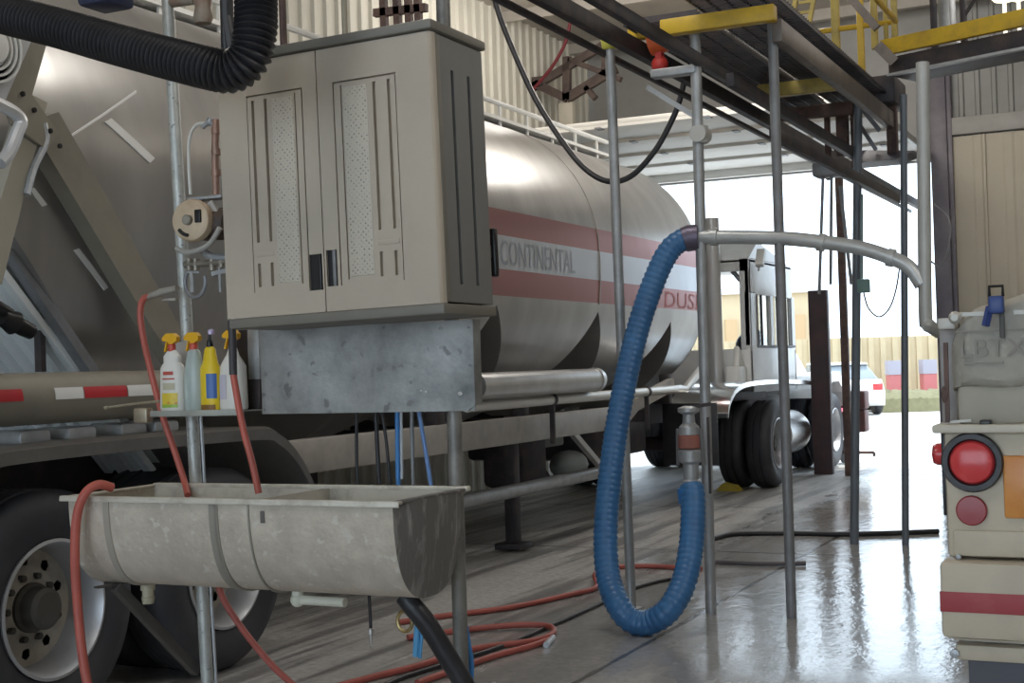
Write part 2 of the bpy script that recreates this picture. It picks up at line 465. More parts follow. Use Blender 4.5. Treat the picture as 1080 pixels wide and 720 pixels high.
def zbot(y):
    return min(TZ, slope_z(y)), TZ + barrel_r(y)


ys = set()
for i in range(int((YT1 - YT0) / .05) + 1): ys.add(round(YT0 + i * .05, 3))
ys |= {7.026, 9.2, 11.2, 13.15, YT1, YT1 - .02, YT1 - .05}
for yc, k in CONES: ys |= {yc - RB, yc + RB}
ys = sorted(ys)
m = MB(); vs = []; fs = []; NA, NBB, NC = 10, 22, 34
for y in ys:
    r = barrel_r(y); zs0 = slope_z(y); zb0 = TZ - r; ring = []
    zs1 = max(min(zs0, TZ), HB)
    for i in range(NA): ring.append((side(zs1, r) * i / (NA - 1), zs1))
    for i in range(NBB):
        z = zs1 + (TZ - zs1) * i / (NBB - 1); ring.append((side(z, r) if z < TZ else r, z))
    for i in range(1, NC + 1):
        an = PI / 2 * i / NC; ring.append((r * math.cos(an) + .0005, TZ + r * math.sin(an)))
    for w, z in ring: vs.append((TX + w, y, z))
    for w, z in ring[::-1]: vs.append((TX - w, y, z))
K = 2 * len(ring)
for i in range(len(ys) - 1):
    for j in range(K): fs.append([i * K + j, i * K + (j + 1) % K, (i + 1) * K + (j + 1) % K, (i + 1) * K + j])
fs.append(list(range(K))[::-1]); fs.append([(len(ys) - 1) * K + j for j in range(K)])
m.add(vs, fs)


def tank_material():
    mt = bpy.data.materials.new('brushed_tank'); mt.use_nodes = True; nt = mt.node_tree; N = nt.nodes; L = nt.links; b = N['Principled BSDF']
    tc = N.new('ShaderNodeTexCoord'); sep = N.new('ShaderNodeSeparateXYZ'); L.new(tc.outputs['Object'], sep.inputs[0])
    mp = N.new('ShaderNodeMapping'); mp.inputs['Scale'].default_value = (1, 2.2, .8); L.new(tc.outputs['Object'], mp.inputs['Vector'])
    n = N.new('ShaderNodeTexNoise'); n.inputs['Scale'].default_value = 1.5; n.inputs['Detail'].default_value = 6; L.new(mp.outputs['Vector'], n.inputs['Vector'])
    r = N.new('ShaderNodeValToRGB'); r.color_ramp.elements[0].color = (.42, .41, .40, 1); r.color_ramp.elements[1].color = (.54, .53, .515, 1)
    r.color_ramp.elements[0].position = .35; r.color_ramp.elements[1].position = .7; L.new(n.outputs['Fac'], r.inputs['Fac'])
    col = r.outputs['Color']
    tz = TROOT.z

    def band(z0, z1):
        x = sep.outputs[2]
        a = N.new('ShaderNodeMath'); a.operation = 'GREATER_THAN'; L.new(x, a.inputs[0]); a.inputs[1].default_value = z0 - tz
        c = N.new('ShaderNodeMath'); c.operation = 'LESS_THAN'; L.new(x, c.inputs[0]); c.inputs[1].default_value = z1 - tz
        d = N.new('ShaderNodeMath'); d.operation = 'MULTIPLY'; L.new(a.outputs[0], d.inputs[0]); L.new(c.outputs[0], d.inputs[1])
        y0 = N.new('ShaderNodeMath'); y0.operation = 'GREATER_THAN'; L.new(sep.outputs[1], y0.inputs[0]); y0.inputs[1].default_value = 8.3 - TROOT.y
        e = N.new('ShaderNodeMath'); e.operation = 'MULTIPLY'; L.new(d.outputs[0], e.inputs[0]); L.new(y0.outputs[0], e.inputs[1])
        return e.outputs[0]
    for z0, z1, c in ((ZS1, ZS1 + .20, (.40, .19, .185)), (ZS2 - .20, ZS2, (.40, .18, .175)), (ZS2, ZS1, (.58, .61, .66))):
        mx = N.new('ShaderNodeMix'); mx.data_type = 'RGBA'; L.new(band(z0, z1), mx.inputs[0]); L.new(col, mx.inputs[6]); mx.inputs[7].default_value = (*c, 1); col = mx.outputs[2]
    L.new(col, b.inputs['Base Color']); b.inputs['Metallic'].default_value = .7; b.inputs['Roughness'].default_value = .30
    n2 = N.new('ShaderNodeTexNoise'); n2.inputs['Scale'].default_value = 2.2; n2.inputs['Detail'].default_value = 3; L.new(mp.outputs['Vector'], n2.inputs['Vector'])
    bp = N.new('ShaderNodeBump'); bp.inputs['Strength'].default_value = .06; bp.inputs['Distance'].default_value = .03; L.new(n2.outputs['Fac'], bp.inputs['Height']); L.new(bp.outputs['Normal'], b.inputs['Normal'])
    return mt


TROOT = V((TX, 9, 0))
SX = TX + R
ZS1 = P(560, 253, X=SX).z; ZS2 = P(560, 287, X=SX).z
tr = thing('tank_trailer', 'long silver hopper tank trailer with red stripes parked in the wash lane', 'trailer', TROOT)
tank = m.build('tank', tank_material(), tr, smooth=28)


def onskin(y, z, off=.006): return V((TX + hw(y, z) + off, y, z))


def skin_decal(poly_yz, name, mt, parent, off=.006, n=10):
    """a quad sticker given by four (y,z) corners laid on the tank skin"""
    a, b, c, d = [V((0, *q)) for q in poly_yz]; mb = MB(); vs = []
    for lay in (off, .001):
        for i in range(n + 1):
            for j in range(3):
                u = i / n; w = j / 2; p = (a * (1 - u) + b * u) * (1 - w) + (d * (1 - u) + c * u) * w; vs.append(onskin(p.y, p.z, lay))
    k = 3 * (n + 1)
    fs = [[i * 3 + j, i * 3 + j + 1, (i + 1) * 3 + j + 1, (i + 1) * 3 + j] for i in range(n) for j in range(2)]
    edge = [i * 3 for i in range(n + 1)] + [n * 3 + 1] + [i * 3 + 2 for i in range(n, -1, -1)] + [1]
    fs += [[edge[i], edge[(i + 1) % len(edge)], edge[(i + 1) % len(edge)] + k, edge[i] + k] for i in range(len(edge))]
    mb.add(vs, fs); return mb.build(name, mt, parent)


def skin_yz(px, py):
    """where the ray of a photograph point meets the tank skin"""
    d = rt * ((px - 540) / F) + up * ((360 - py) / F) + fw
    t = 3.0
    while t < 20:
        p = CAM + d * t
        if YT0 < p.y < YT1 and zbot(p.y)[0] < p.z < zbot(p.y)[1] and p.x < TX + hw(p.y, p.z): return (p.y, p.z)
        t += .01
    p = P(px, py, X=SX); return (p.y, p.z)


for q in (((110, 129), (116, 125), (162, 167), (157, 172)), ((76, 264), (82, 262), (113, 303), (108, 306)), ((30, 200), (34, 198), (48, 216), (43, 218))):
    skin_decal([skin_yz(*c) for c in q], 'tape_strip', TAPEW, tank)
skin_decal([skin_yz(*c) for c in ((72, 143), (73, 145), (143, 98), (142, 95))], 'seam_line', TAPEW, tank)
# lettering between and on the stripes
def tank_text(txt, y0, y1, z0, z1, mt):
    vs, fs = text_verts(txt, 1.0)
    xs = [v.x for v in vs]; zs = [v.y for v in vs]; ax, bx, az, bz = min(xs), max(xs), min(zs), max(zs); mb = MB()
    mb.add([onskin(y0 + (v.x - ax) / (bx - ax) * (y1 - y0), z0 + (v.y - az) / (bz - az) * (z1 - z0), .0025) for v in vs], fs)
    return mb.build('lettering', mt, tank, smooth=0)


tank_text('CONTINENTAL', P(528, 270, X=SX).y, P(606, 270, X=SX).y, ZS2 + .03, ZS1 - .035, LETTER)
tank_text('DUSB', P(702, 318, X=SX).y, P(742, 318, X=SX).y, ZS2 - .19, ZS2 - .03, REDLET)
# welded vertical seam hoops
for y in (7.026, 11.2):
    m = MB(); pts = [onskin(y, TZ + R * math.sin(a) * .995, .004) for a in [(-.35 + i * .16) for i in range(12)]]
    m.tube(pts, .006, 6); m.build('seam_hoop', RAILM, tr)
# walkway rail along the top
m = MB(); zr = 3.86
m.tube([(TX + .35, 4, zr), (TX + .35, 13.8, zr)], .025, 8)
for k in range(17): m.box((TX + .34, 4.2 + k * .58, 3.6), (TX + .36, 4.23 + k * .58, zr))
m.box((TX - .3, 4, 3.70), (TX + .38, 13.8, 3.73)); m.build('walkway', WHITE, tr)
# hopper outlets
for yc, k in CONES:
    m = MB(); m.lathe([(.16, 0), (.19, -.03), (.19, -.06), (.11, -.09), (.11, -.2), (.14, -.21), (.14, -.26)], (TX, yc, HB + .01), (0, 0, 1), 20); m.build('hopper_outlet', GREYST, tr)
# frame rail on the near side
XN = -4.62
for sx_ in (XN, TX - (XN - TX)):
    m = MB(); a = P(285, 500, X=XN); z0, z1 = .88, 1.08
    m.box((sx_ - .06, 6.5, z0), (sx_ + .05, P(655, 445, X=XN).y, z1), .012)
    if sx_ == XN:
        e = P(655, 445, X=XN).y; m.prism([(sx_ - .06, e - .02, z0), (sx_ - .06, e + .5, z1), (sx_ - .06, e - .02, z1)], (.1, 0, 0))
    m.build('frame_rail', RAILM, tr)
for y in (7.4, 9.0, 10.9, 12.6): m = MB(); m.box((TX - 1.2, y - .05, .9), (TX + 1.15, y + .05, 1.02), .01); m.build('cross_member', DARK, tr)
# vertical hangers between tank and rail with dark gussets
for px in (455, 545, 700):
    p = P(px, 430, X=XN - .1); m = MB(); m.box((XN - .12, p.y - .06, 1.05), (XN - .02, p.y + .06, 1.35), .01); m.build('hanger', DARK, tr)
m = MB(); m.obox(P(600, 452, X=XN), P(632, 490, X=XN), .05, .05); m.build('brace_rod', ALU, tr)
m = MB(); e = P(660, 440, X=XN); m.obox((XN, e.y - .3, 1.0), P(708, 405, X=XN), .07, .12); m.build('neck_strut', RAILM, tr)
# hose tube and discharge pipe along the near side
XT = -4.42; zt1 = P(560, 404, X=XT).z
y_end = P(629, 403, X=XT).y
m = MB(); yb = P(500, 404, X=XT).y
m.tube([(XT, yb, zt1), (XT, y_end - .08, zt1), (XT, y_end - .07, zt1), (XT, y_end, zt1)], .1, 24, [.095, .095, .103, .1]); m.build('hose_tube', ALU, tr)
m = MB(); zt0 = P(90, 418, X=XT).z; m.tube([(XT, 3.0, zt0), (XT, P(268, 418, X=XT).y, zt0)], .112, 28); bumper = m.build('side_tube', BEIGEP, tr)
for a, b, mt in ((-10, 22, TAPER), (56, 86, TAPEW), (87, 132, TAPER), (133, 160, TAPEW)):
    m = MB(); ya, yb_ = P(a, 414, X=XT + .1).y, P(b, 414, X=XT + .1).y; vs = []
    for y in (ya, yb_):
        for an in (-.05, .1, .25, .40): vs.append((XT + .1145 * math.cos(an), y, zt0 + .1145 * math.sin(an)))
    m.add(vs, [[i, i + 1, i + 5, i + 4] for i in range(3)]); m.build('reflective_tape', mt, bumper)
m = MB(); zp = P(560, 423, X=XN + .1).z
pts = [(XN + .12, P(490, 428, X=XN + .1).y, zp), (XN + .12, P(716, 413, X=XN + .1).y, zp), P(722, 411, X=XN + .12), P(742, 386, X=XN + .12)]
m.tube(pts, .042, 14); m.build('discharge_pipe', mat('pale_pipe', (.70, .69, .66), .35, .5), tr)
for px in (582, 682):
    m = MB(); y = P(px, 420, X=XN + .12).y; m.tube([(XN + .12, y - .02, zp), (XN + .12, y + .02, zp)], .05, 14); m.box((XN + .10, y - .012, zp - .35), (XN + .14, y + .012, zp)); m.build('pipe_clamp', DARK, tr)
# wheels
def wheel_parts(root_name, parent, loc, lipmat=RIMLIP, discmat=RIM, src=None):
    if src:
        c = src.copy(); COL.objects.link(c); c.parent = parent; c.location = V(loc) - WLOC[parent.name]; WLOC[c.name] = V(loc)
        for ch in src.children: d = ch.copy(); COL.objects.link(d); d.parent = c
        return c
    o0 = V((0, 0, 0)); loc = V(loc); ax = (1, 0, 0)
    def mk(mb, name, mt, par):
        mb.v = [tuple(V(p) + loc) for p in mb.v]; return mb.build(name, mt, par, origin=loc)
    mb = MB(); prof = [(.285, -.03), (.30, -.004), (.33, .006), (.40, .014), (.455, .004), (.488, -.022), (.503, -.05), (.503, -.085), (.492, -.09), (.492, -.1), (.504, -.105), (.504, -.16), (.492, -.165), (.492, -.175), (.503, -.18), (.503, -.22), (.488, -.25), (.455, -.272), (.40, -.282), (.285, -.26)]
    mb.lathe(prof, (0, 0, 0), ax, 56, cap=False); mb.lathe([(r, h - .33) for r, h in prof], (0, 0, 0), ax, 56, cap=False)
    ty = mk(mb, 'wheel', TYRE, parent)
    mb = MB(); mb.lathe([(.29, -.02), (.296, .004), (.282, .008), (.272, -.01), (.262, -.05), (.255, -.10), (.250, -.165), (.29, -.2)], (0, 0, 0), ax, 56, cap=False); mk(mb, 'rim', lipmat, ty)
    # disc with ten hand holes
    mb = MB(); n = 180; rs = [.250] + [.228 - .0046 * i for i in range(13)] + [.10]; vs = []; fs = []
    for r in rs:
        h = -.165 - .008 * math.sin(PI * (r - .17) / .08) if r > .17 else -.165 + (.17 - r) * .45
        for j in range(n): a = 2 * PI * j / n; vs.append((h, r * math.cos(a), r * math.sin(a)))
    for i in range(len(rs) - 1):
        rm = (rs[i] + rs[i + 1]) / 2
        for j in range(n):
            da = ((j + .5) % 18 - 9) * 2 * PI / n * .2
            if (rm - .2) ** 2 + da ** 2 < .0235 ** 2: continue
            fs.append([i * n + j, i * n + (j + 1) % n, (i + 1) * n + (j + 1) % n, (i + 1) * n + j])
    mb.add(vs, fs); mk(mb, 'disc', discmat, ty)
    mb = MB(); mb.lathe([(.24, -.30), (.24, -.26), (.10, -.25)], (0, 0, 0), ax, 32); mb.lathe([(.108, -.2), (.106, -.12), (.092, -.11), (.088, -.05), (.07, -.035), (0.0001, -.033)], (0, 0, 0), ax, 32)
    for k in range(10):
        a = 2 * PI * k / 10; mb.lathe([(.015, -.17), (.015, -.125), (.0001, -.12)], (0, .135 * math.cos(a), .135 * math.sin(a)), ax, 6)
    mk(mb, 'hub', HUBM, ty)
    return ty


w1 = P(58, 628, X=-4.28); w2 = P(252, 592, X=-4.28)
WR = .505
W0 = wheel_parts('wheel', tr, (-4.28, w1.y, WR))
wheel_parts('wheel', tr, (-4.28, w1.y + 1.16, WR), src=W0)
for dy in (0, 1.16):
    m = MB(); m.cyl((-4.7, w1.y + dy, WR), (TX - 1.2, w1.y + dy, WR), .07, 14); m.box((TX - .15, w1.y + dy - .14, WR - .14), (TX + .15, w1.y + dy + .14, WR + .14), .05); m.build('axle', DARK, tr)
for dy in (0, 1.16):
    w = wheel_parts('wheel', tr, (TX - 1.52, w1.y + dy, WR), src=W0); w.rotation_euler = (0, 0, PI)
# fender arch over the pair
m = MB(); ya, yb_ = w1.y - .70, w1.y + 1.16 + .70; zf = P(150, 462, X=-4.3).z
path = [(ya - .02, .72), (ya + .10, 1.0), (ya + .32, zf - .035), (ya + .6, zf), (yb_ - .55, zf), (yb_ - .28, zf - .04), (yb_ - .08, 1.0), (yb_ + .06, .80)]
sp = spline([(0, a, b) for a, b in path], 6); n = len(sp); vs = []
for p in sp:
    vs += [(-4.24, p.y, p.z - .055), (-4.235, p.y, p.z), (-4.27, p.y, p.z + .015), (-4.95, p.y, p.z + .015), (-4.95, p.y, p.z), (-4.27, p.y, p.z - .01)]
m.add(vs, [[i * 6 + j, i * 6 + (j + 1) % 6, (i + 1) * 6 + (j + 1) % 6, (i + 1) * 6 + j] for i in range(n - 1) for j in range(6)] + [list(range(6)), [(n - 1) * 6 + j for j in range(6)]])
m.build('fender', FENDM, tr)
for px in (20, 70, 125, 160): p = P(px, 446, X=-4.5); m = MB(); m.box((-4.62, p.y - .09, zf), (-4.4, p.y + .09, zf + .07), .02); m.build('fender_bracket', GALV, tr)
m = MB(); m.box((-5.1, w1.y - .9, .5), (TX - .7, w1.y + 2.4, .62), .02); m.box((-5.05, w1.y - 1, .75), (-4.98, w1.y + 2.3, 1.12), .01); m.build('suspension', DARK, tr)
m = MB(); m.cyl((-5.3, w1.y + .5, .72), (-5.3, w1.y + .85, .72), .12, 16); m.cyl((-5.3, w1.y + 1.7, .72), (-5.3, w1.y + 2.05, .72), .12, 16); m.build('brake_chamber', DARK, tr)
# diagonal rear struts, gusset and rear corner with ring lamp
XS = -4.40
m = MB()
for xs_ in (XS,):
    m.obox(P(42, 140, X=xs_), P(212, 392, X=xs_), .07, .22, (1, 0, 0))
m.v = []; m.f = []; m.m = []
def beam_px(mb, quad, X, th):
    mb.prism([P(*q, X=X) for q in quad], (-th, 0, 0)); return mb
beam_px(m, ((30, 128), (62, 118), (206, 372), (196, 400), (160, 345)), XS, .09)
m.build('diagonal_strut', BEIGEP, tr)
m = MB(); beam_px(m, ((34, 100), (50, 108), (2, 300), (-26, 300)), XS + .05, .08); m.build('corner_post', mat('pale_beam', (.40, .375, .31), .5, .1), tr)
m = MB(); beam_px(m, ((2, 100), (36, 40), (50, 44), (34, 100), (62, 140), (50, 158), (12, 130)), XS + .07, .015); gus = m.build('gusset', BEIGEP, tr)
for q in ((24, 99), (36, 116), (53, 138), (63, 154)): m = MB(); p = P(*q, X=XS + .075); m.lathe([(.011, -.004), (.011, .006), (.0001, .007)], p, (1, 0, 0), 10); m.build('bolt', BLACKP, gus)
m = MB(); beam_px(m, ((-40, 112), (6, 105), (40, 28), (34, 20), (-40, 20)), XS + .10, .03); m.build('rear_panel', mat('bluish_white', (.52, .53, .55), .35, .2), tr)
m = MB(); c = P(-10, 48, X=XS + .11)
for r_ in (.10, .125, .15): m.lathe([(r_ - .007, 0), (r_ - .007, .02), (r_ + .003, .02), (r_ + .003, 0)], c, (1, 0, 0), 40)
m.lathe([(.09, 0), (.07, .03), (.0001, .04)], c, (1, 0, 0), 32); m.build('ring_lamp', WHITE, tr)
m = MB(); pts = [P(*q, X=XS + .14) for q in ((-6, 108), (14, 118), (22, 128), (18, 140), (10, 160), (0, 172))]; m.tube(spline(pts, 5), .028, 10); m.build('cable_bend', mat('silver_sleeve', (.62, .63, .65), .35, .4), tr)
m = MB(); pts = [P(*q, X=XS + .06) for q in ((46, 130), (48, 150), (36, 176), (28, 205))]; m.tube(spline(pts, 5), .016, 8); m.build('bent_rod', GALV, tr)
# lower rear: post, black coupling
m = MB(); p = P(38, 352, X=-4.7); m.obox(P(41, 330, X=-4.7), P(43, 392, X=-4.7), .03, .04, (1, 0, 0)); m.build('tail_post', DARK, tr)
m = MB(); a = P(-12, 318, X=-4.6); b = P(10, 332, X=-4.6); m.tube([a, b], .03, 12); a = P(2, 334, X=-4.6); b = P(33, 350, X=-4.6); m.tube([a, a + (b - a) * .4, a + (b - a) * .45, b], .05, 14, [.035, .055, .04, .035]); m.build('coupling', BLACKP, tr)
# rear leg edge of the sloping hopper
m = MB(); m.obox(P(8, 262, X=-4.62), P(100, 398, X=-4.62), .05, .06, (1, 0, 0)); m.build('slope_edge', GREYST, tr)
m = MB(); n = 26; vs = []
for k in range(n + 1):
    for t, h in ((0, 0), (.3, 0), (.38, .03), (.92, .03)):
        if k == n and t: continue
        x = TX - 1.15 + (2.30) * (k + t) / n
        for y_, off_ in ((4.0, 0), (5.50, 0)): vs.append((x, y_ - .035 - h * .7, HB + (5.7 - RB - y_) - .035 - h * .7))
kk = len(vs) // 2
m.add(vs, [[2 * i, 2 * i + 1, 2 * i + 3, 2 * i + 2] for i in range(kk - 1)]); m.add([(x, y + .03, z + .03) for x, y, z in (vs[0], vs[1], vs[-1], vs[-2])], [[0, 1, 2, 3]])
m.build('slope_sheet', mat('pale_sheet', (.80, .84, .85), .5, .1), tr, smooth=0)
# landing gear and low cross pipe
for xx in (XN - .2, TX - .95):
    p = P(541, 545, X=XN - .2); m = MB(); m.box((xx - .05, p.y - .05, .07), (xx + .05, p.y + .05, .95), .01); m.box((xx - .12, p.y - .11, .02), (xx + .12, p.y + .11, .07), .01); m.build('landing_leg', DARK, tr)
m = MB(); a = P(486, 525, X=XN - .15); b = P(630, 502, X=XN - .15); z = (a.z + b.z) / 2; m.tube([(a.x, a.y - 1.2, z), (a.x, b.y, z)], .055, 14); m.build('low_pipe', GALV, tr)
m = MB(); m.sphere(P(600, 490, X=XN - .5), .17, 16, (1, 1.5, .8)); m.box((XN - .7, P(560, 480, X=XN - .5).y, .75), (XN - .4, P(585, 480, X=XN - .5).y, .95), .02); m.build('air_tank', mat('grey_green_tank', (.22, .25, .25), .5), tr)
m = MB(); p = P(552, 500, X=XN - .45); m.box((XN - .7, p.y - .3, .45), (XN - .3, p.y + .2, .9), .06); m.cyl((XN - .6, p.y, .42), (XN - .6, p.y + .7, .45), .09, 14); m.build('gearbox', DARK, tr)
# front bogie seen under the tank
for yy in (P(660, 490, X=-4.9).y,):
    m = MB(); m.box((TX - .6, yy - .5, .55), (TX + .8, yy + .9, .95), .05); m.build('kingpin_frame', DARK, tr)

# ================================================================== TRACTOR
XTs = -4.15
fwl = P(882, 468, X=XTs).y; rwl = P(822, 476, X=XTs).y
ROOT = V((-5.4, 17, 0)); tk = thing('truck_tractor', 'white semi truck tractor coupled to the silver tank trailer at the open doorway', 'truck', ROOT)
DISCW = mat('pale_disc', (.52, .52, .52), .4, .3, (.42, .42, .42), 5, .4, .7)
rw = wheel_parts('wheel', tk, (XTs, rwl, WR), discmat=DISCW)
wheel_parts('wheel', tk, (XTs, fwl, WR), src=rw)
for yy in (rwl, fwl):
    w = wheel_parts('wheel', tk, (-6.75, yy, WR), src=rw); w.rotation_euler = (0, 0, PI)
m = MB()
for xx in (-5.0, -5.9): m.box((xx - .05, rwl - .95, .72), (xx + .05, fwl + .7, 1.0), .01)
for yy in (rwl, fwl): m.cyl((-4.6, yy, WR), (-6.4, yy, WR), .09, 14)
m.build('chassis', BROWN, tk)
m = MB(); m.box((-6.4, rwl - .8, 1.0), (-4.5, rwl + .8, 1.12), .03); m.build('fifth_wheel_deck', DARK, tk)
m = MB(); pth = [P(*q, X=XTs) for q in ((766, 436), (769, 420), (779, 406), (800, 401), (835, 400), (856, 402))]
sp = spline(pth, 6); vs = []
for p in sp: vs += [(XTs + .02, p.y, p.z), (XTs - .62, p.y, p.z), (XTs - .62, p.y, p.z - .05), (XTs + .02, p.y, p.z - .05)]
n = len(sp); m.add(vs, [[i * 4 + j, i * 4 + (j + 1) % 4, (i + 1) * 4 + (j + 1) % 4, (i + 1) * 4 + j] for i in range(n - 1) for j in range(4)] + [[0, 1, 2, 3], [(n - 1) * 4 + j for j in range(4)]])
m.build('fender', CLOTH, tk)
m = MB(); p = P(768, 450, X=XTs); m.box((XTs - .6, p.y - .30, .42), (XTs - .02, p.y - .285, 1.05), .004); m.build('mud_flap', RUB, tk)
m = MB(); c = P(846, 458, X=XTs - .05); m.lathe([(.0001, -.5), (.25, -.49), (.27, -.47), (.27, .47), (.25, .49), (.0001, .5)], (XTs - .32, c.y, c.z + .02), (0, 1, 0), 28); m.build('fuel_tank', ALU, tk)
# cab: shell with real window openings (rear window, side windows)
cy0, cy1 = P(790, 300, X=-4.5).y, P(838, 330, X=-4.5).y
cz0, cz1 = 1.08, P(770, 272, Y=cy0).z; x0, x1 = -6.55, -4.5
zw0, zw1 = P(812, 364, X=x1).z, P(812, 312, X=x1).z
m = MB(); T = .06
m.box((x0, cy0, cz1 - .08), (x1, cy1 - .1, cz1), .03)                      # roof
m.box((x0, cy0, cz0), (x1, cy0 + T, zw0 - .05), .01)                       # rear lower
m.box((x0, cy0, zw0 - .05), (x0 + .12, cy0 + T, cz1)); m.box((x1 - .12, cy0, zw0 - .05), (x1, cy0 + T, cz1), .01)
m.box((x0, cy0, cz1 - .16), (x1, cy0 + T, cz1 - .02))
for xx in (x0, x1 - T):
    m.box((xx, cy0, cz0), (xx + T, cy1, zw0), .01)                         # door lower
    m.box((xx, cy0, zw1), (xx + T, cy1 - .1, cz1 - .02), .01)
    for a, b in ((0, .14), (.44, .50), (.93, 1)): m.box((xx, cy0 + (cy1 - cy0) * a, zw0), (xx + T, cy0 + (cy1 - cy0) * b, zw1 + .02))
m.box((x0, cy1 - T, cz0), (x1, cy1, zw0 - .05), .01)
m.prism([(x1 - .02, cy0 + .1, cz1), (x1 - .02, cy1 - .2, cz1), (x1 - .02, cy0 + .5, cz1 + .22)], (-1.9, 0, 0))
cab = m.build('cab', TRACT, tk)
m = MB(); m.box((x1 - .035, cy0 + .35, zw0), (x1 - .03, cy1 - .15, zw1)); m.build('side_window', GLASSM, cab)
m = MB()
for k in (.25, .6): m.box((x1 - .025, cy0 + (cy1 - cy0) * k - .012, zw0), (x1 + .005, cy0 + (cy1 - cy0) * k + .012, zw1))
m.box((x1 - .01, cy0 + .28, zw0 - .03), (x1 + .01, cy1 - .05, zw0)); m.box((x1 - .01, cy0 + .28, zw0), (x1 + .01, cy0 + .31, zw1)); m.build('window_bar', DARK, cab)
m = MB(); m.box((x0 + .1, cy0 + .5, cz0), (x1 - .1, cy0 + 1.0, cz0 + .45), .06); m.box((x0 + .1, cy0 + .4, cz0 + .4), (x1 - .9, cy0 + .55, cz0 + .9), .05); m.build('seat', BROWN, cab)
m = MB(); m.lathe([(.19, -.015), (.21, 0), (.19, .015), (.17, 0), (.19, -.015)], (x1 - .45, cy1 - .5, cz0 + .62), (0, -.8, .6), 24); m.build('steering_wheel', BLACKP, cab)
m = MB(); m.obox(P(767, 279, Y=cy0 + .1), P(781, 296, Y=cy0 + .1), .04, .05); m.build('grab_bar', GREYST, cab)
# hood and bumper
hy1 = fwl + .75
m = MB(); pr = [(cy1 - .02, 1.0), (cy1 - .02, zw0 - .02), (cy1 + .5, zw0 - .10), (hy1 - .35, zw0 - .35), (hy1 - .05, zw0 - .55), (hy1, 1.0)]
m.prism([(x1 - .12, a, b) for a, b in pr], (-1.8, 0, 0)); m.build('hood', TRACT, tk)
m = MB(); pr = [(fwl - .65, .95), (fwl - .5, 1.15), (fwl - .2, 1.28), (fwl + .25, 1.28), (fwl + .65, 1.1), (fwl + .75, .8), (fwl + .6, .8), (fwl + .5, 1.0), (fwl + .2, 1.15), (fwl - .2, 1.15), (fwl - .5, .95)]
m.prism([(XTs + .02, a, b) for a, b in pr], (-.5, 0, 0)); m.build('front_fender', TRACT, tk)
m = MB(); m.box((-6.7, hy1, .35), (-4.1, hy1 + .16, .75), .04); m.build('bumper', CLOTH, tk)
m = MB(); p = P(752, 275, Y=cy0 - .25); m.tube([(p.x, cy0 - .25, .9), (p.x, cy0 - .25, p.z + .5)], .085, 18); m.build('exhaust_stack', mat('pale_stack', (.60, .60, .60), .35, .4), tk)
m = MB(); m.obox(P(803, 264, X=x1 + .2), P(801, 280, X=x1 + .2), .09, .07); m.obox(P(800, 285, X=x1 + .05), P(803, 270, X=x1 + .2), .02, .02); m.build('mirror', WHITE, tk)
m = MB(); m.box((x1 - .2, cy0 - .4, 1.16), (x1 - .05, cy0 - .02, 1.40), .02); m.tube([(x1 - .1, cy0 - .3, 1.38), (x1 - .1, cy0 - .25, 1.6), (x1 - .1, cy0 - .1, 1.38)], .04, 10); m.build('air_line_box', WHITE, tk)
# dark upright plate behind the front wheel and red light bar with box
a0 = P(855, 307, X=XTs); b0 = P(876, 307, X=XTs)
m = MB(); p = P(866, 480, X=XTs + .05); m.box((P(856, 400, Y=p.y).x, p.y - .06, 0.0), (P(876, 400, Y=p.y).x, p.y + .06, P(866, 306, Y=p.y).z), .012)
tag(m.build('steel_upright', BROWN), 'dark brown flat steel upright standing beside the tractor front wheel', 'post')

rm = thing('pump_cart', 'rusty red machine with glowing light behind the tall thin pole by the tractor', 'machine', P(893, 489, Z=0))
ym = P(893, 489, Z=0).y
q = lambda x, y: P(x, y, Y=ym)
m = MB(); a = q(876, 432); b = q(912, 412); m.box((a.x, ym, a.z), (b.x, ym + .3, b.z), .03); a = q(882, 456); b = q(912, 432); m.box((a.x, ym + .02, a.z), (b.x, ym + .3, b.z), .03); m.build('housing', mat('rust_red', (.085, .022, .022), .6, 0, (.05, .02, .02), 9, .4, .7), rm)
m = MB(); a = q(884, 434); b = q(899, 430); m.box((a.x, ym - .02, a.z), (b.x, ym, b.z)); m.build('light', mat('pink_light', (.9, .3, .4), .4, emit=(1, .25, .35), estr=1.5), rm)
m = MB()
for px in (878, 888, 897): a = q(px, 415); m.box((a.x - .02, ym + .1, .08), (a.x + .02, ym + .14, a.z), .005)
m.tube([q(872, 477), q(922, 477)], .02, 8); m.tube([q(922, 477), q(922, 481)], .02, 8); m.build('stand', RUSTY, rm)
m = MB(); a = q(888, 500); m.lathe([(.13, -.05), (.16, -.03), (.16, .03), (.13, .05), (.0001, .05)], (a.x, ym + .2, .16), (1, 0, 0), 20); m.build('wheel', GREYST, rm)
m = MB(); a = q(893, 482); b = q(900, 458); m.box((a.x, ym - .03, a.z), (b.x, ym + .02, b.z), .008); m.build('white_canister', WHITE, rm)

# ================================================================== POLES AND CATWALK
def pole(top, bot, Y, r, label, mt=GALV, foot=False):
    a = P(*top, Y=Y); b = P(*bot, Y=Y); d = (b - a); b = a + d * ((a.z - 0.0) / (a.z - b.z)) ; b.z = 0
    m = MB(); m.tube([a, b], r, 14)
    if foot: m.box((b.x - r * 1.8, Y - r * 1.8, 0), (b.x + r * 1.8, Y + r * 1.8, .012))
    o = m.build('support_pole', mt, origin=b); return tag(o, label, 'pole', 'catwalk support poles')


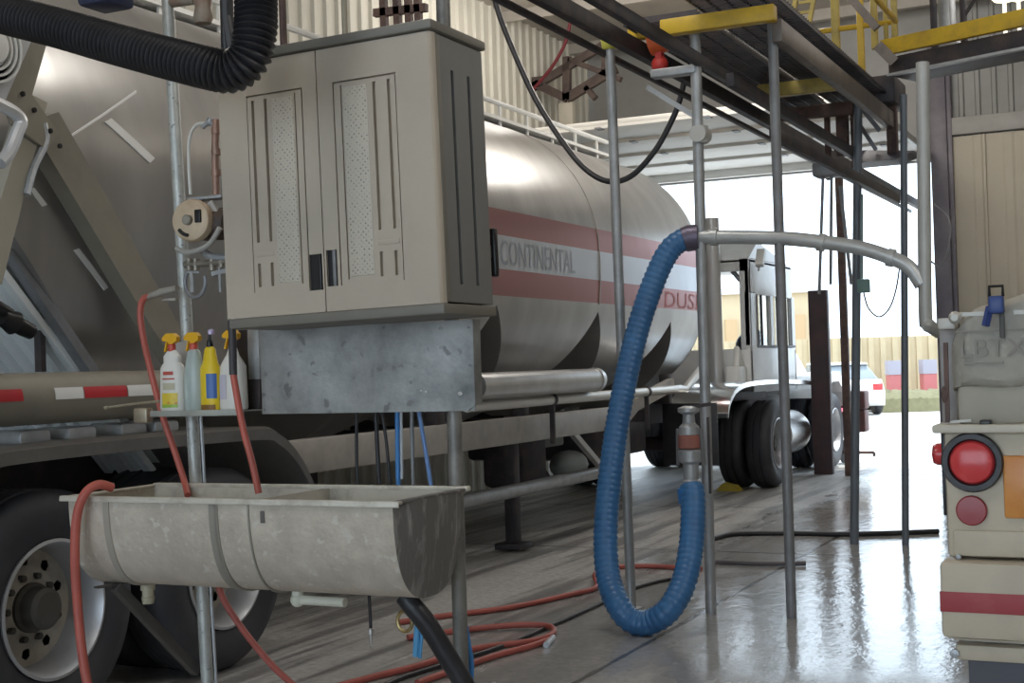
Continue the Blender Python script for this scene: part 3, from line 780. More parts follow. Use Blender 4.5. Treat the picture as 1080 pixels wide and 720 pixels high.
YA = 7.7; YB = 10.9
pole((643, 48), (666, 642), YA, .030, 'slim galvanised pole passing behind the blue hose, ending inside its loop', foot=True)
pole((733, 34), (750, 646), YA, .032, 'galvanised pole carrying the pipe end where the blue hose starts')
pole((814, 12), (835, 651), YA, .029, 'thin dark grey pole whose foot reflects in the wet floor', GREYST)
pole((905, 108), (901, 574), YB, .034, 'dark pole in front of the rusty red machine, with green box', mat('pole_dark', (.19, .22, .26), .5, .3))
pole((953, 100), (955, 571), YB, .027, 'slim dark pole standing alone in the bright doorway', mat('pole_dark', (.19, .22, .26), .5, .3))
# far posts near the doorway
def far_post(px, ytop, ybot, Y, w, label, mt):
    a = P(px, ytop, Y=Y); m = MB(); m.box((a.x - w / 2, Y - w / 2, 0 if ybot is None else P(px, ybot, Y=Y).z), (a.x + w / 2, Y + w / 2, a.z), .008)
    return tag(m.build('steel_post', mt, origin=(a.x, Y, 0)), label, 'post')


far_post(882, 105, None, 17.2, .09, 'square brown steel post in the doorway, beside the dark steel upright', RUSTY)

XB, XC, XD = P(645, 60, Y=YA).x, P(736, 60, Y=YA).x, P(817, 30, Y=YA).x
zA = P(645, 52, Y=YA).z
zg = zA + .02
cw = thing('catwalk', 'overhead steel catwalk with open grating and yellow cross beams', 'catwalk', (XC, 8, zg))
Y0, Y1 = 4.6, 11.1
def rail_line(px, py, Yq, w, h, y0, y1, name, mt):
    p = P(px, py, Y=Yq); m = MB(); m.box((p.x - w / 2, y0, p.z - h / 2), (p.x + w / 2, y1, p.z + h / 2), .006); return m.build(name, mt, cw)


rail_line(638, 57, YA, .035, .035, 4.6, YE - .2, 'lower_rail', DARK)
rail_line(655, 42, YA, .06, .10, 4.6, YE - .2, 'side_beam', DARK)
rail_line(738, 64, YA, .045, .07, 4.6, 11.4, 'side_beam', DARK)
rail_line(822, 34, YA, .06, .13, YA - .06, 11.2, 'side_beam', mat('taupe_steel', (.20, .17, .15), .5, .3, (.13, .11, .1), 5, .4, .7))
rail_line(770, 84, YA, .05, .08, YA, 11.3, 'side_beam', DARK)
rail_line(815, 140, YA, .045, .07, YA, 11.6, 'lower_rail', DARK)
# grating: bearing bars with gaps
zgr = EYE + 2.05
m = MB(); xa, xb = XC + .03, P(822, 34, Y=YA).x
k = 0
while 6.0 + k * .055 < Y1: m.box((xa, 6.0 + k * .055, zgr), (xb, 6.0 + k * .055 + .014, zgr + .04)); k += 1
for j in range(6): x = xa + (xb - xa) * j / 5; m.box((x - .006, 6.0, zgr), (x + .006, Y1, zgr + .02))
m.build('grating', DARK, cw)
m = MB(); k = 0; xa, xb = XB + .05, XC - .03
while YA + .1 + k * .055 < Y1: m.box((xa, YA + .1 + k * .055, zgr), (xb, YA + .1 + k * .055 + .014, zgr + .04)); k += 1
for j in range(5): x = xa + (xb - xa) * j / 4; m.box((x - .006, YA + .1, zgr), (x + .006, Y1, zgr + .02))
m.build('grating', DARK, cw)
def cross(a, b, Y, h, mt, th=.08, name='cross_beam'):
    p = P(*a, Y=Y); q_ = P(*b, Y=Y); z = (p.z + q_.z) / 2; m = MB(); m.box((p.x, Y - th / 2, z - h / 2), (q_.x, Y + th / 2, z + h / 2), .008); return m.build(name, mt, cw)


cross((698, 30), (818, 14), YA - .1, .092, YEL)
cross((800, 97), (884, 88), 9.95, .10, YEL2)
cross((688, 80), (735, 72), YA, .05, GALV, name='cross_tube')
cross((818, 122), (900, 114), YB, .10, RUSTY)
m = MB(); a = P(560, 96, Y=YB + 2); 
for aa, bb in (((683, 92), (735, 124)),): m.obox(P(*aa, Y=YA), P(*bb, Y=YA), .03, .03)
m.build('diagonal_brace', GALV, cw)
m = MB(); p = P(739, 142, Y=YA); m.cyl((p.x, YA - .06, p.z), (p.x, YA + .06, p.z), .05, 14); m.cyl((p.x, YA, p.z - .05), (p.x, YA, p.z + .05), .045, 14); m.build('pipe_clamp', mat('pale_clamp', (.52, .52, .5), .5, .2), cw)
# yellow guard rail with posts at the far end of the deck
for px, yb, w in ((883, 76, .06), (910, 100, .05), (923, 52, .05), (935, 50, .035), (944, 40, .045)):
    p = P(px, yb, Y=YB); m = MB(); m.box((p.x - w / 2, YB - w / 2, p.z), (p.x + w / 2, YB + w / 2, p.z + 1.15), .006); m.build('guard_post', YEL2 if px != 910 else YEL, cw)
m = MB(); a = P(868, 0, Y=YB)
for zq in (zgr + .55, zgr + 1.05): m.tube([(XB, YB, zq), (P(944, 0, Y=YB).x, YB, zq)], .022, 8); m.tube([(P(944, 0, Y=YB).x, YB, zq), (P(944, 0, Y=YB).x, YA - 1, zq)], .022, 8)
m.build('guard_rail', YEL, cw)
# folding ladder-like gate
m = MB(); 
for px in (843, 862): m.obox(P(px, -20, Y=YB - 1.2), P(px - 12, 42, Y=YB - 1.2), .03, .03)
for k in range(5): m.obox(P(845 - k * 2.4, -8 + k * 11, Y=YB - 1.2), P(863 - k * 2.4, -10 + k * 11, Y=YB - 1.2), .02, .02)
m.build('folding_gate', YEL2, cw)
m = MB(); a = P(897, 0, Y=YA - .5)
m.obox(P(895, -5, Y=YB - .4), P(925, 30, Y=YB - .4), .05, .06); m.obox(P(926, 48, Y=YB - .3), P(944, 66, Y=YB - .3), .06, .08); m.build('hand_strut', MATS['taupe_steel'], cw)
m = MB()
p = P(921, 104, Y=YB + .1); m.box((P(912, 100, Y=YB).x, YB, p.z - .06), (P(944, 100, Y=YB).x, YB + .5, p.z + .16), .02); m.build('end_box', DARK, cw)
# posts and struts between deck end and tray below it
for px, y0_, y1_, w in ((872, 118, 190, .045), (888, 118, 165, .09), (900, 112, 190, .05), (940, 108, 165, .08)):
    a = P(px, y0_, Y=YB + .2); b = P(px, y1_, Y=YB + .2); m = MB(); m.box((a.x - w / 2, YB + .2 - w / 2, b.z), (a.x + w / 2, YB + .2 + w / 2, a.z), .006); m.build('hanger', RUSTY, cw)
m = MB(); m.obox(P(907, 112, Y=YB + .2), P(928, 138, Y=YB + .2), .03, .035); m.obox(P(907, 132, Y=YB + .2), P(924, 158, Y=YB + .2), .03, .03); m.obox(P(945, 135, Y=YB + .25), P(941, 150, Y=YB + .25), .02, .02); m.build('strut', GREYST, cw)
m = MB(); a = P(903, 165, Y=YB + .2); b = P(962, 164, Y=YB + .2); z = P(930, 164, Y=YB + .2).z
m.prism([(a.x, YB + .05, z - .06), (b.x - .1, YB + .05, z - .06), (b.x, YB + .15, z), (b.x, YB + .3, z + .03), (a.x + .06, YB + .3, z + .07), (a.x, YB + .15, z + .05)], (0, .35, 0)); m.build('drip_tray', mat('tray_slate', (.10, .10, .13), .5, .3), cw)
m = MB(); a = P(866, 175, Y=YB - .5); m.box((a.x - .05, YB - .6, a.z - .09), (a.x + .14, YB - .4, a.z + .02), .02); m.obox(P(868, 185, Y=YB - .5), P(864, 310, Y=YB - .5), .02, .02); m.obox(P(877, 185, Y=YB - .5), P(876, 300, Y=YB - .5), .02, .02); m.obox(P(886, 196, Y=YB - .5), P(898, 300, Y=YB - .5), .022, .022); m.build('hose_bracket', GREYST, cw)

# second gangway on the +X side with yellow toe board
gy = 10.6; a = P(934, 48, Y=gy); zb_ = a.z
gw = thing('gangway', 'gangway with yellow toe board and dark underside above the beige closed door', 'platform', (a.x, gy, zb_))
m = MB(); m.box((a.x - .05, gy, zb_ - .07), (2.4, gy + .05, zb_ + .05), .006); m.build('toe_board', YEL, gw)
m = MB(); m.box((a.x - .02, gy + .06, zb_ - .22), (2.4, gy + .45, zb_ - .08), .006); m.build('deck', DARK, gw)
m = MB(); m.box((a.x, gy, zb_ - .235), (2.4, gy + .05, zb_ - .215)); m.build('bottom_flange', GALV, gw)
m = MB()
for px in (968, 1003): p = P(px, 20, Y=gy + .4); m.box((p.x - .02, gy + .38, zb_ - .1), (p.x + .02, gy + .42, zb_ + 1.1), .004)
m.tube([(a.x, gy + .4, zb_ + 1.05), (2.4, gy + .4, zb_ + 1.05)], .02, 8); m.obox(P(1003, 26, Y=gy + .4), P(1030, -10, Y=gy + .4), .02, .02); m.build('guard_rail', DARK, gw)
m = MB(); p = P(974, 8, Y=gy + .5); m.box((p.x - .05, gy + .5, zb_ - .08), (p.x + .05, gy + .6, zb_ + .6), .01); m.box((p.x - .02, gy + .45, zb_ - .08), (p.x + .12, gy + .62, zb_ + .05), .02); m.build('valve_box', GALV, gw)
for px, w in ((1050, .09), (1066, .07)):
    p = P(px, 8, Y=gy + .4); m = MB(); m.lathe([(.02, .12), (w * .7, .10), (w, .02), (w * .8, 0), (.0001, -.02)], (p.x, gy + .4, p.z - .03), (0, 0, 1), 20)
    m.obox((p.x, gy + .4, zb_ - .08), (p.x, gy + .4, p.z - .02), .02, .02)
    m.build('lamp', mat('lamp_glow', (.95, .88, .7), .4, emit=(1, .86, .62), estr=1.6), gw)
m = MB(); p = P(966, 68, Y=gy + .5); m.box((p.x - .06, gy + .4, p.z - .04), (p.x + .1, gy + .6, p.z + .03), .01); m.build('light_fitting', mat('white_fitting', (.9, .9, .88), .4, emit=(1, .98, .95), estr=.5), gw)

gw.rotation_euler = (0, 0, -.37)

# orange winch among the beams
wn = thing('winch', 'small orange winch hanging under the yellow beam beside a pole top', 'winch', P(700, 60, Y=YA + .3))
m = MB(); c = P(697, 44, Y=YA + .3); m.lathe([(.03, -.08), (.07, -.07), (.07, .07), (.03, .08)], c, (1, 0, .2), 18); m.build('drum', ORNG, wn)
m = MB(); c = P(696, 68, Y=YA + .3); m.sphere(c, .055, 14, (1, .8, 1)); m.box((c.x - .02, c.y - .03, c.z), (c.x + .02, c.y + .03, c.z + .14)); m.build('hook_block', mat('red_block', (.62, .05, .04), .45), wn)
m = MB(); c = P(679, 33, Y=YA + .35); m.box((c.x - .1, c.y - .04, c.z - .05), (c.x + .12, c.y + .04, c.z + .07), .02); m.build('bracket', YEL, wn)
m = MB(); c = P(642, 44, Y=YA); m.lathe([(.034, -.05), (.042, -.04), (.05, .02), (.03, .06), (.0001, .065)], c, (0, 0, 1), 16); m.build('pole_cap', mat('lime_cap', (.62, .60, .10), .5), bpy.data.objects['support_pole'])

# ================================================================== PIPE, BLUE HOSE, VALVE
zc = P(735, 250, Y=YA).z
pts = [P(726, 250, Y=YA), P(760, 250, Y=YA), P(820, 251, Y=YA), P(865, 255, Y=YA), P(905, 261, Y=YA), P(935, 270, Y=YA), P(958, 281, Y=YA), P(972, 300, Y=YA)]
pr = thing('transfer_pipe', 'bent galvanised pipe crossing the doorway from the blue hose to the downpipe', 'pipe', P(735, 250, Y=YA))
m = MB(); m.tube(spline(pts, 8), .04, 16); PALE = mat('pale_pipe_zinc', (.60, .62, .63), .38, .35, (.48, .5, .51), 6, .4, .7); m.build('pipe', PALE, pr)
for px, py in ((750, 250), (863, 255), (936, 271)):
    m = MB(); c = P(px, py, Y=YA); c2 = P(px + 7, py + (0 if px < 800 else 1.5), Y=YA); m.cyl(c, c2, .05, 16); m.build('pipe_sleeve', PALE, pr)
m = MB(); a = P(973, 66, Y=YA); b = P(976, 330, Y=YA); m.tube(spline([a, a.lerp(b, .5), b, P(979, 342, Y=YA), P(990, 350, Y=YA + .1)], 6), .036, 14)
tag(m.build('downpipe', mat('pale_downpipe', (.50, .51, .50), .5, .3, (.42, .43, .42), 4, .4, .7), origin=b), 'pale grey downpipe hanging beside the doorway column', 'pipe')

hp = [P(733, 251, Y=YA), P(722, 252, Y=YA - .02), P(706, 264, Y=YA - .05), P(690, 296, Y=YA - .1), P(672, 350, Y=YA - .18), P(656, 420, Y=YA - .3), P(645, 490, Y=YA - .42), P(639, 555, Y=YA - .52), P(641, 605, Y=YA - .62)]
gz = .075
yb0 = YA - .72
for q_ in ((652, 638), (667, 656), (686, 658), (706, 642)):
    p = P(*q_, Y=yb0); hp.append(V((p.x, p.y, max(gz, p.z))))
hp += [P(721, 614, Y=YA - .62), P(729, 575, Y=YA - .5), P(731, 530, Y=YA - .4), P(729, 512, Y=YA - .36)]
sp = resample(spline(hp, 10), .0115)
rad = [.066 + .006 * max(0, math.sin(2 * PI * i / 3.0)) for i in range(len(sp))]
bh = thing('blue_hose', 'thick ribbed blue hose hanging in a long loop to the wet floor', 'hose', V((hp[10].x, yb0, 0)))
m = MB(); m.tube(sp, .068, 18, rad); m.build('hose_body', BLUEH, bh, smooth=60)
m = MB(); m.tube([P(737, 250, Y=YA), P(727, 251, Y=YA - .01), P(721, 253, Y=YA - .02)], .076, 18, [.076, .078, .074]); m.build('hose_clamp', mat('clamp_dark', (.16, .14, .2), .4, .5), bh)
yv = YA - .36
vl = thing('hose_valve', 'corroded upright valve coupling with rusty red band at the blue hose end', 'valve', P(728, 515, Y=yv))
c0 = lambda y, x=728: P(x, y, Y=yv)
m = MB(); top = c0(428); bt = c0(515)
prof = [(.035, 430), (.045, 434), (.03, 440), (.042, 446), (.05, 455)]
def lathe_px(mb, pr_, x, n=20):
    zs = [(r, c0(y, x).z) for r, y in pr_]; c = c0(pr_[0][1], x); mb.lathe([(r, z - zs[0][1]) for r, z in zs], c, (0, 0, 1), n); return mb
lathe_px(m, [(.03, 428), (.06, 430), (.06, 434), (.032, 437), (.036, 446), (.056, 450), (.058, 458), (.05, 459)], 726); m.build('upper_body', GALV, vl)
m = MB(); lathe_px(m, [(.05, 458), (.064, 459), (.064, 472), (.05, 473)], 727); m.build('rusty_band', mat('rust_band', (.36, .13, .10), .7, 0, (.24, .12, .10), 16, .4, .7), vl)
m = MB(); lathe_px(m, [(.05, 473), (.068, 475), (.066, 486), (.045, 489), (.042, 505), (.052, 507), (.052, 514), (.045, 516)], 728); m.build('lower_body', GALV, vl)
for dx in (-.075, .075):
    a = c0(470); m = MB(); m.obox((a.x + dx, yv, c0(490).z), (a.x + dx * .9, yv - .01, c0(452).z), .014, .022); m.build('cam_lever', GREYST, vl)
m = MB(); a = c0(432); m.obox((a.x - .03, yv, a.z + .01), (a.x + .12, yv, a.z + .03), .02, .02); m.obox((a.x + .10, yv, c0(520).z), (a.x + .10, yv, c0(440).z), .012, .012); m.build('bracket', DARK, vl)
m = MB(); m.tube([c0(514, 728), c0(530, 730)], .074, 16); m.build('hose_clamp', BLUET, vl)

# hanging black cable loop
m = MB(); yk = 9.2
pts = [P(*q_, Y=yk) for q_ in ((518, -15), (528, 20), (545, 62), (565, 105), (590, 145), (615, 176), (640, 191), (665, 186), (690, 160), (708, 128), (716, 108), (722, 84))]
m.tube(spline(pts, 6), .021, 10); tag(m.build('cable', RUB), 'thick black cable hanging in a U from the catwalk before the tank', 'cable')
m = MB(); pts = [P(*q_, Y=9.6) for q_ in ((603, 8), (598, 40), (584, 68), (562, 95))]; m.tube(spline(pts, 6), .014, 8); tag(m.build('cord', mat('dark_red_cord', (.25, .03, .035), .5)), 'thin dark red cord slanting down from the roof above the tank', 'cord')
# green box with hanging wire
gb = thing('switch_box', 'small green switch box on the dark pole with looped wire', 'box', P(910, 300, Y=YB - .05))
m = MB(); a = P(905, 309, Y=YB - .08); b = P(917, 294, Y=YB - .08); m.box((a.x, YB - .12, a.z), (b.x, YB - .05, b.z), .008); m.build('case', GREENB, gb)
m = MB(); pts = [P(*q_, Y=YB - .08) for q_ in ((911, 309), (916, 325), (927, 334), (938, 325), (945, 305), (949, 280))]; m.tube(spline(pts, 6), .007, 6); m.build('wire', GREYST, gb)
m = MB(); m.tube([P(909, 294, Y=YB - .08), P(909, 205, Y=YB - .06)], .012, 8); m.build('conduit', mat('teal_conduit', (.30, .42, .44), .5), gb)
m = MB(); pts = [P(*q_, Y=16) for q_ in ((985, 215), (1001, 232), (1000, 262), (992, 280), (984, 277), (976, 270))]; m.tube(spline(pts, 6), .012, 6); tag(m.build('wire', GREYST), 'thin looped wire hanging on the doorway column', 'wire')

# ================================================================== WASH STATION
YC = 3.80; YCB = 4.16; YP = 4.20; YS = 3.68; YSB = 4.13
pt = thing('wash_pole', 'pale galvanised upright pole beside the beige cabinet, rising from behind the sink', 'pole', V((P(214, 640, Y=YP).x, YP, 0)))
a = P(175, -30, Y=YP); b = P(214, 640, Y=YP); d = (b - a) / (b.z - a.z); bot = a + d * (0 - a.z)
m = MB(); m.tube([a, bot], .0235, 16); m.build('pole', mat('pale_galv', (.56, .58, .56), .45, .35, (.40, .42, .41), 12, .42, .7, .1, 80, col3=(.30, .31, .30)), pt)
m = MB(); off = V((.042, .0, 0)); m.tube([a + d * (1.55 - a.z) + off, bot + off + V((.0, 0, .01))], .006, 8); m.build('conduit', GALV, pt)
m = MB(); a = P(467, -10, Y=YP); b = P(479, 440, Y=YP); c = P(487, 722, Y=YP); m.tube([a, b], .025, 16)
m.tube([b, c + (c - b) * .6], .026, 16); cc = c + (c - b) * .6
lg = tag(m.build('leg_pole', mat('leg_grey', (.27, .265, .25), .5, .4, (.16, .155, .15), 10, .42, .7), origin=(b.x, YP, 0)), 'grey steel leg pole beside the dark sink end', 'pole')

# --- storage cabinet
def cabx(px, py=200): return P(px, py, Y=YC).x
CX0, CX1 = cabx(238, 250), cabx(463, 200); CXM = cabx(341, 200)
CZ0, CZ1 = P(467, 327, Y=YC).z, P(455, 33, Y=YC).z
cb = thing('storage_cabinet', 'beige plastic two-door utility cabinet mounted above the long sink', 'cabinet', V(((CX0 + CX1) / 2, (YC + YCB) / 2, CZ0 - .03)))


def slot_panel(mb, x0, x1, z0, z1, yf, yb, slots, depth=.012, tf=None):
    xs = sorted({x0, x1} | {v for s in slots for v in s[:2]}); zs = sorted({z0, z1} | {v for s in slots for v in s[2:4]})
    tf = tf or (lambda x, y, z: V((x, y, z)))
    def ins(x, z): return any(s[0] < x < s[1] and s[2] < z < s[3] for s in slots)
    H = [[ins((xs[i] + xs[i + 1]) / 2, (zs[j] + zs[j + 1]) / 2) for j in range(len(zs) - 1)] for i in range(len(xs) - 1)]
    def quad(*p): mb.add([tf(*q) for q in p], [[0, 1, 2, 3]])
    for i in range(len(xs) - 1):
        for j in range(len(zs) - 1):
            y = yf + (depth if H[i][j] else 0); a, b, c, d = xs[i], xs[i + 1], zs[j], zs[j + 1]
            quad((a, y, c), (b, y, c), (b, y, d), (a, y, d))
            if i + 1 < len(xs) - 1 and H[i][j] != H[i + 1][j]: quad((b, yf, c), (b, yf + depth, c), (b, yf + depth, d), (b, yf, d))
            if j + 1 < len(zs) - 1 and H[i][j] != H[i][j + 1]: quad((a, yf, d), (b, yf, d), (b, yf + depth, d), (a, yf + depth, d))
    for (a, c), (b, d) in (((x0, z0), (x1, z0)), ((x1, z0), (x1, z1)), ((x1, z1), (x0, z1)), ((x0, z1), (x0, z0))):
        quad((a, yf, c), (b, yf, d), (b, yb, d), (a, yb, c))
    quad((x0, yb, z0), (x1, yb, z0), (x1, yb, z1), (x0, yb, z1))


CH = CZ1 - CZ0
m = MB(); m.box((CX0 + .01, YC + .035, CZ0), (CX1 - .055, YCB, CZ1), .01)
pf = [(CX1 - .08, YC + .03), (CX1 - .045, YC + .002), (CX1 - .03, YC + .002), (CX1 - .012, YC + .012), (CX1 - .003, YC + .03), (CX1 - .003, YC + .05), (CX1 - .08, YC + .05)]
m.build('body', BEIGE, cb)
# side wall with two vertical slots
m = MB(); tf = lambda x, y, z: V((CX1 - y, x, z))
zz0, zz1 = CZ0 + .02, CZ1 - .005
slot_panel(m, YC + .05, YCB, zz0, zz1, 0, .05, [(YC + .13, YC + .15, CZ0 + .09 * CH, CZ1 - .12 * CH), (YC + .245, YC + .265, CZ0 + .09 * CH, CZ1 - .12 * CH)], .02, tf)
m.build('side_panel', CABSIDE, cb, smooth=0)
m = MB(); m.box((CX1 - .012, YC + .03, zz0), (CX1 + .004, YC + .055, zz1), .003); m.build('corner_strip', LIDM, cb)
WDr = CX1 - CXM
for side, x0, x1 in ((-1, CX0, CXM - .002), (1, CXM + .002, CX1 - .008)):
    W = x1 - x0
    fx = (lambda t: x0 + t * W) if side == 1 else (lambda t: x1 - t * W)
    zt_a, zt_b = CZ0 + .13 * CH, CZ1 - .15 * CH
    def S(a, b, c, d): u, w = fx(a), fx(b); return (min(u, w), max(u, w), CZ0 + c * CH, CZ0 + d * CH)
    slots = [S(.14, .152, .11, .865), S(.21, .222, .13, .85), S(.50, .53, .30, .845), S(.63, .66, .30, .845), S(.50, .53, .13, .22), S(.63, .66, .13, .22),
             S(.14, .71, .858, .866), S(.70, .708, .11, .866)]
    hd = S(.015, .115, .11, .245) if side == 1 else S(.015, .15, .10, .235)
    slots.append(hd)
    m = MB(); slot_panel(m, x0, x1, CZ0 + .015, CZ1 - .004, YC, YC + .034, slots, .016); dr = m.build('door', BEIGE, cb, smooth=0)
    t = S(.235, .45, .14, .84); m = MB(); m.box((t[0], YC - .0025, t[2]), (t[1], YC + .002, t[3]), .001); m.build('dimpled_panel', DIAM, dr)
    t = S(.49, .68, .245, .262); m = MB(); m.box((t[0], YC - .003, t[2]), (t[1], YC + .002, t[3]), .001); m.build('raised_bar', BEIGE, dr)
    m = MB(); m.box((hd[0], YC + .010, hd[2]), (hd[1], YC + .0155, hd[3])); h_ = m.build('handle', BLACKP, dr)
    m = MB(); xm = hd[0] + (hd[1] - hd[0]) * (.72 if side == 1 else .80); m.box((xm - .006, YC - .002, hd[2]), (xm + .006, YC + .012, hd[3]), .002); m.build('grip', GREYST if side == 1 else BLACKP, h_)
# rounded front corner beside the door
m = MB(); m.prism([(CX1 - .008 + .0, YC + .0, CZ0 + .015), (CX1 - .002, YC + .006, CZ0 + .015), (CX1 + .002, YC + .018, CZ0 + .015), (CX1 + .002, YC + .034, CZ0 + .015), (CX1 - .008, YC + .034, CZ0 + .015)], (0, 0, CH - .019)); m.build('front_edge', BEIGE, cb)
m = MB(); m.box((CX0 - .012, YC - .016, CZ1), (CX1 + .014, YCB + .012, CZ1 + .032), .008); m.build('lid', LIDM, cb)
m = MB(); m.box((CX0 + .01, YC - .006, CZ0 - .020), (CX1 + .01, YCB + .006, CZ0 + .014), .006); m.build('base', LIDM, cb)
m = MB(); p = P(523, 268, Y=YCB + .05); m.box((p.x - .012, YCB + .03, p.z - .085), (p.x + .012, YCB + .06, p.z + .08), .006); m.box((CX1 - .02, YCB - .02, p.z - .02), (p.x, YCB + .05, p.z + .02)); m.build('rear_latch', BLACKP, cb)

cb.rotation_euler = (0, -.02, 0)

# --- sheet-metal plate under the cabinet
ypl = YCB - .05
a = P(276, 437, Y=ypl); b = P(498, 331, Y=ypl)
pl = thing('metal_panel', 'dented galvanised sheet panel under the beige cabinet', 'panel', ((a.x + b.x) / 2, ypl, a.z))
zlow = (P(276, 436, Y=ypl).z + P(490, 434, Y=ypl).z) / 2; zhi = CZ0 - .021
m = MB(); nx, nz_ = 26, 10; vs = []
for i in range(nx + 1):
    for j in range(nz_ + 1):
        x = a.x + (b.x - a.x) * i / nx; z = zlow + (zhi - zlow) * j / nz_
        vs.append((x, ypl + .006 * mnoise.noise(V((x * 4, 3, z * 4))), z))
n0 = len(vs); vs += [(x, y + .004, z) for x, y, z in vs]; W_ = nz_ + 1
fs = [[i * W_ + j, (i + 1) * W_ + j, (i + 1) * W_ + j + 1, i * W_ + j + 1] for i in range(nx) for j in range(nz_)]
fs += [[n0 + q_ for q_ in f][::-1] for f in fs]
per = [j for j in range(W_)] + [i * W_ + nz_ for i in range(1, nx + 1)] + [nx * W_ + j for j in range(nz_ - 1, -1, -1)] + [i * W_ for i in range(nx - 1, 0, -1)]
fs += [[per[i], per[(i + 1) % len(per)], per[(i + 1) % len(per)] + n0, per[i] + n0] for i in range(len(per))]
m.add(vs, fs); m.build('sheet', PLATE, pl)
m = MB(); m.box((b.x - .006, ypl - .004, zlow + .02), (b.x + .003, ypl + .05, zhi)); m.prism([(b.x - .025, ypl - .005, zlow), (b.x + .004, ypl - .005, zlow + .02), (b.x + .004, ypl - .005, zlow + .05)], (0, .012, 0)); m.build('folded_edge', PLATE, pl)
m = MB()
for px, py in ((301, 345), (301, 360), (404, 345), (410, 430), (494, 345), (495, 385)):
    p = P(px, py, Y=ypl - .004); m.lathe([(.005, 0), (.005, .004), (.0001, .005)], (p.x, ypl + .002, p.z), (0, -1, 0), 8)
m.build('rivet', GREYST, pl)
m = MB()
for px, py, s_ in ((416, 412, .011), (419, 420, .008), (414, 419, .007), (444, 412, .009), (449, 413, .007), (485, 415, .009), (434, 427, .006), (336, 353, .006)):
    p = P(px, py, Y=ypl); m.sphere((p.x, ypl + .001, p.z), s_, 8, (1, .3, .8))
m.build('paint_blot', WHITE, pl)
# dark bracket plate at the other end
m = MB(); a2 = P(258, 434, Y=ypl + .06); b2 = P(279, 347, Y=ypl + .06); m.box((a2.x, ypl + .02, a2.z), (b2.x, ypl + .05, b2.z), .003); m.build('end_bracket', DARK, pl)
m = MB(); a2 = P(240, 382, Y=ypl + .03); m.box((P(262, 432, Y=ypl).x, ypl + .004, P(262, 400, Y=ypl).z), (P(274, 432, Y=ypl).x, ypl + .02, P(274, 345, Y=ypl).z), .003); m.build('spacer_plate', PLATE, pl)

# --- sink trough
SXL, SXR = P(72, 519, Y=YS).x, P(414, 536, Y=YS).x
SZ = (P(72, 520, Y=YS).z + P(414, 536, Y=YS).z) / 2
SB = P(290, 620, Y=(YS + YSB) / 2).z
sk = thing('wash_sink', 'long weathered metal trough sink with ribbed half-round body', 'sink', V(((SXL + SXR) / 2, (YS + YSB) / 2, SB)))
yc, hwid, dep = (YS + YSB) / 2, (YSB - YS) / 2, SZ - SB
def sect(k, off=0, n=28):
    out = []
    for i in range(n + 1):
        a_ = PI * i / n; c_ = math.cos(a_); s_ = math.sin(a_)
        y = -math.copysign(abs(c_) ** .72, c_) * (hwid - off); z = -(abs(s_) ** .85) * (dep - off)
        out.append((yc + y, SZ + z))
    return out
m = MB(); o_ = sect(0); i_ = sect(0, .007); n = len(o_)
vs = []
for x in (SXL, SXR): vs += [(x, y, z) for y, z in o_]
m.add(vs, [[j, j + 1, n + j + 1, n + j] for j in range(n - 1)])
m.build('trough', SINKM, sk)
m = MB(); vs = []
for x in (SXL + .006, SXR - .006): vs += [(x, y, z) for y, z in i_]
m.add(vs, [[j, j + 1, n + j + 1, n + j] for j in range(n - 1)]); m.build('basin_lining', SINKI, sk)
m = MB(); prs = []
def endcap(x, bul, mt, name):
    mb = MB(); vs = []; rings = 5
    for k in range(rings + 1):
        t = k / rings
        for y, z in o_:
            vs.append((x + bul * (1 - (1 - t) ** 2 * 1.0), yc + (y - yc) * (1 - t * .999), (SZ - dep * .35 * t) + (z - SZ) * (1 - t * .999) if False else SZ + (z - SZ) * (1 - t * .999)))
    fs = [[k * n + j, k * n + j + 1, (k + 1) * n + j + 1, (k + 1) * n + j] for k in range(rings) for j in range(n - 1)]
    mb.add(vs, fs)
    vs2 = [(px - (.006 if bul > 0 else -.006), py, pz) for px, py, pz in vs]; mb.add(vs2, fs)
    return mb.build(name, mt, sk)


endcap(SXR, .035, SINKD, 'end_plate'); endcap(SXL, -.004, SINKM, 'end_plate')
# rim: flange strips front, back, ends
m = MB(); m.box((SXL - .03, YS - .014, SZ - .003), (SXR + .03, YS + .012, SZ + .007), .003); m.box((SXL - .03, YS - .014, SZ - .012), (SXR + .03, YS - .010, SZ), .001); m.build('front_rim', WHITE if False else mat('worn_rim', (.66, .63, .56), .5, .2, (.40, .36, .30), 9, .48, .72), sk)
m = MB(); m.box((SXL, YSB - .008, SZ - .003), (SXR + .03, YSB + .02, SZ + .012), .003); m.build('back_rim', MATS['worn_rim'], sk)
for x in (SXL, SXR + .01):
    m = MB(); m.box((x - .014, YS, SZ - .003), (x + .014, YSB, SZ + .007), .003); m.build('end_rim', MATS['worn_rim'] if x == SXL else SINKD, sk)
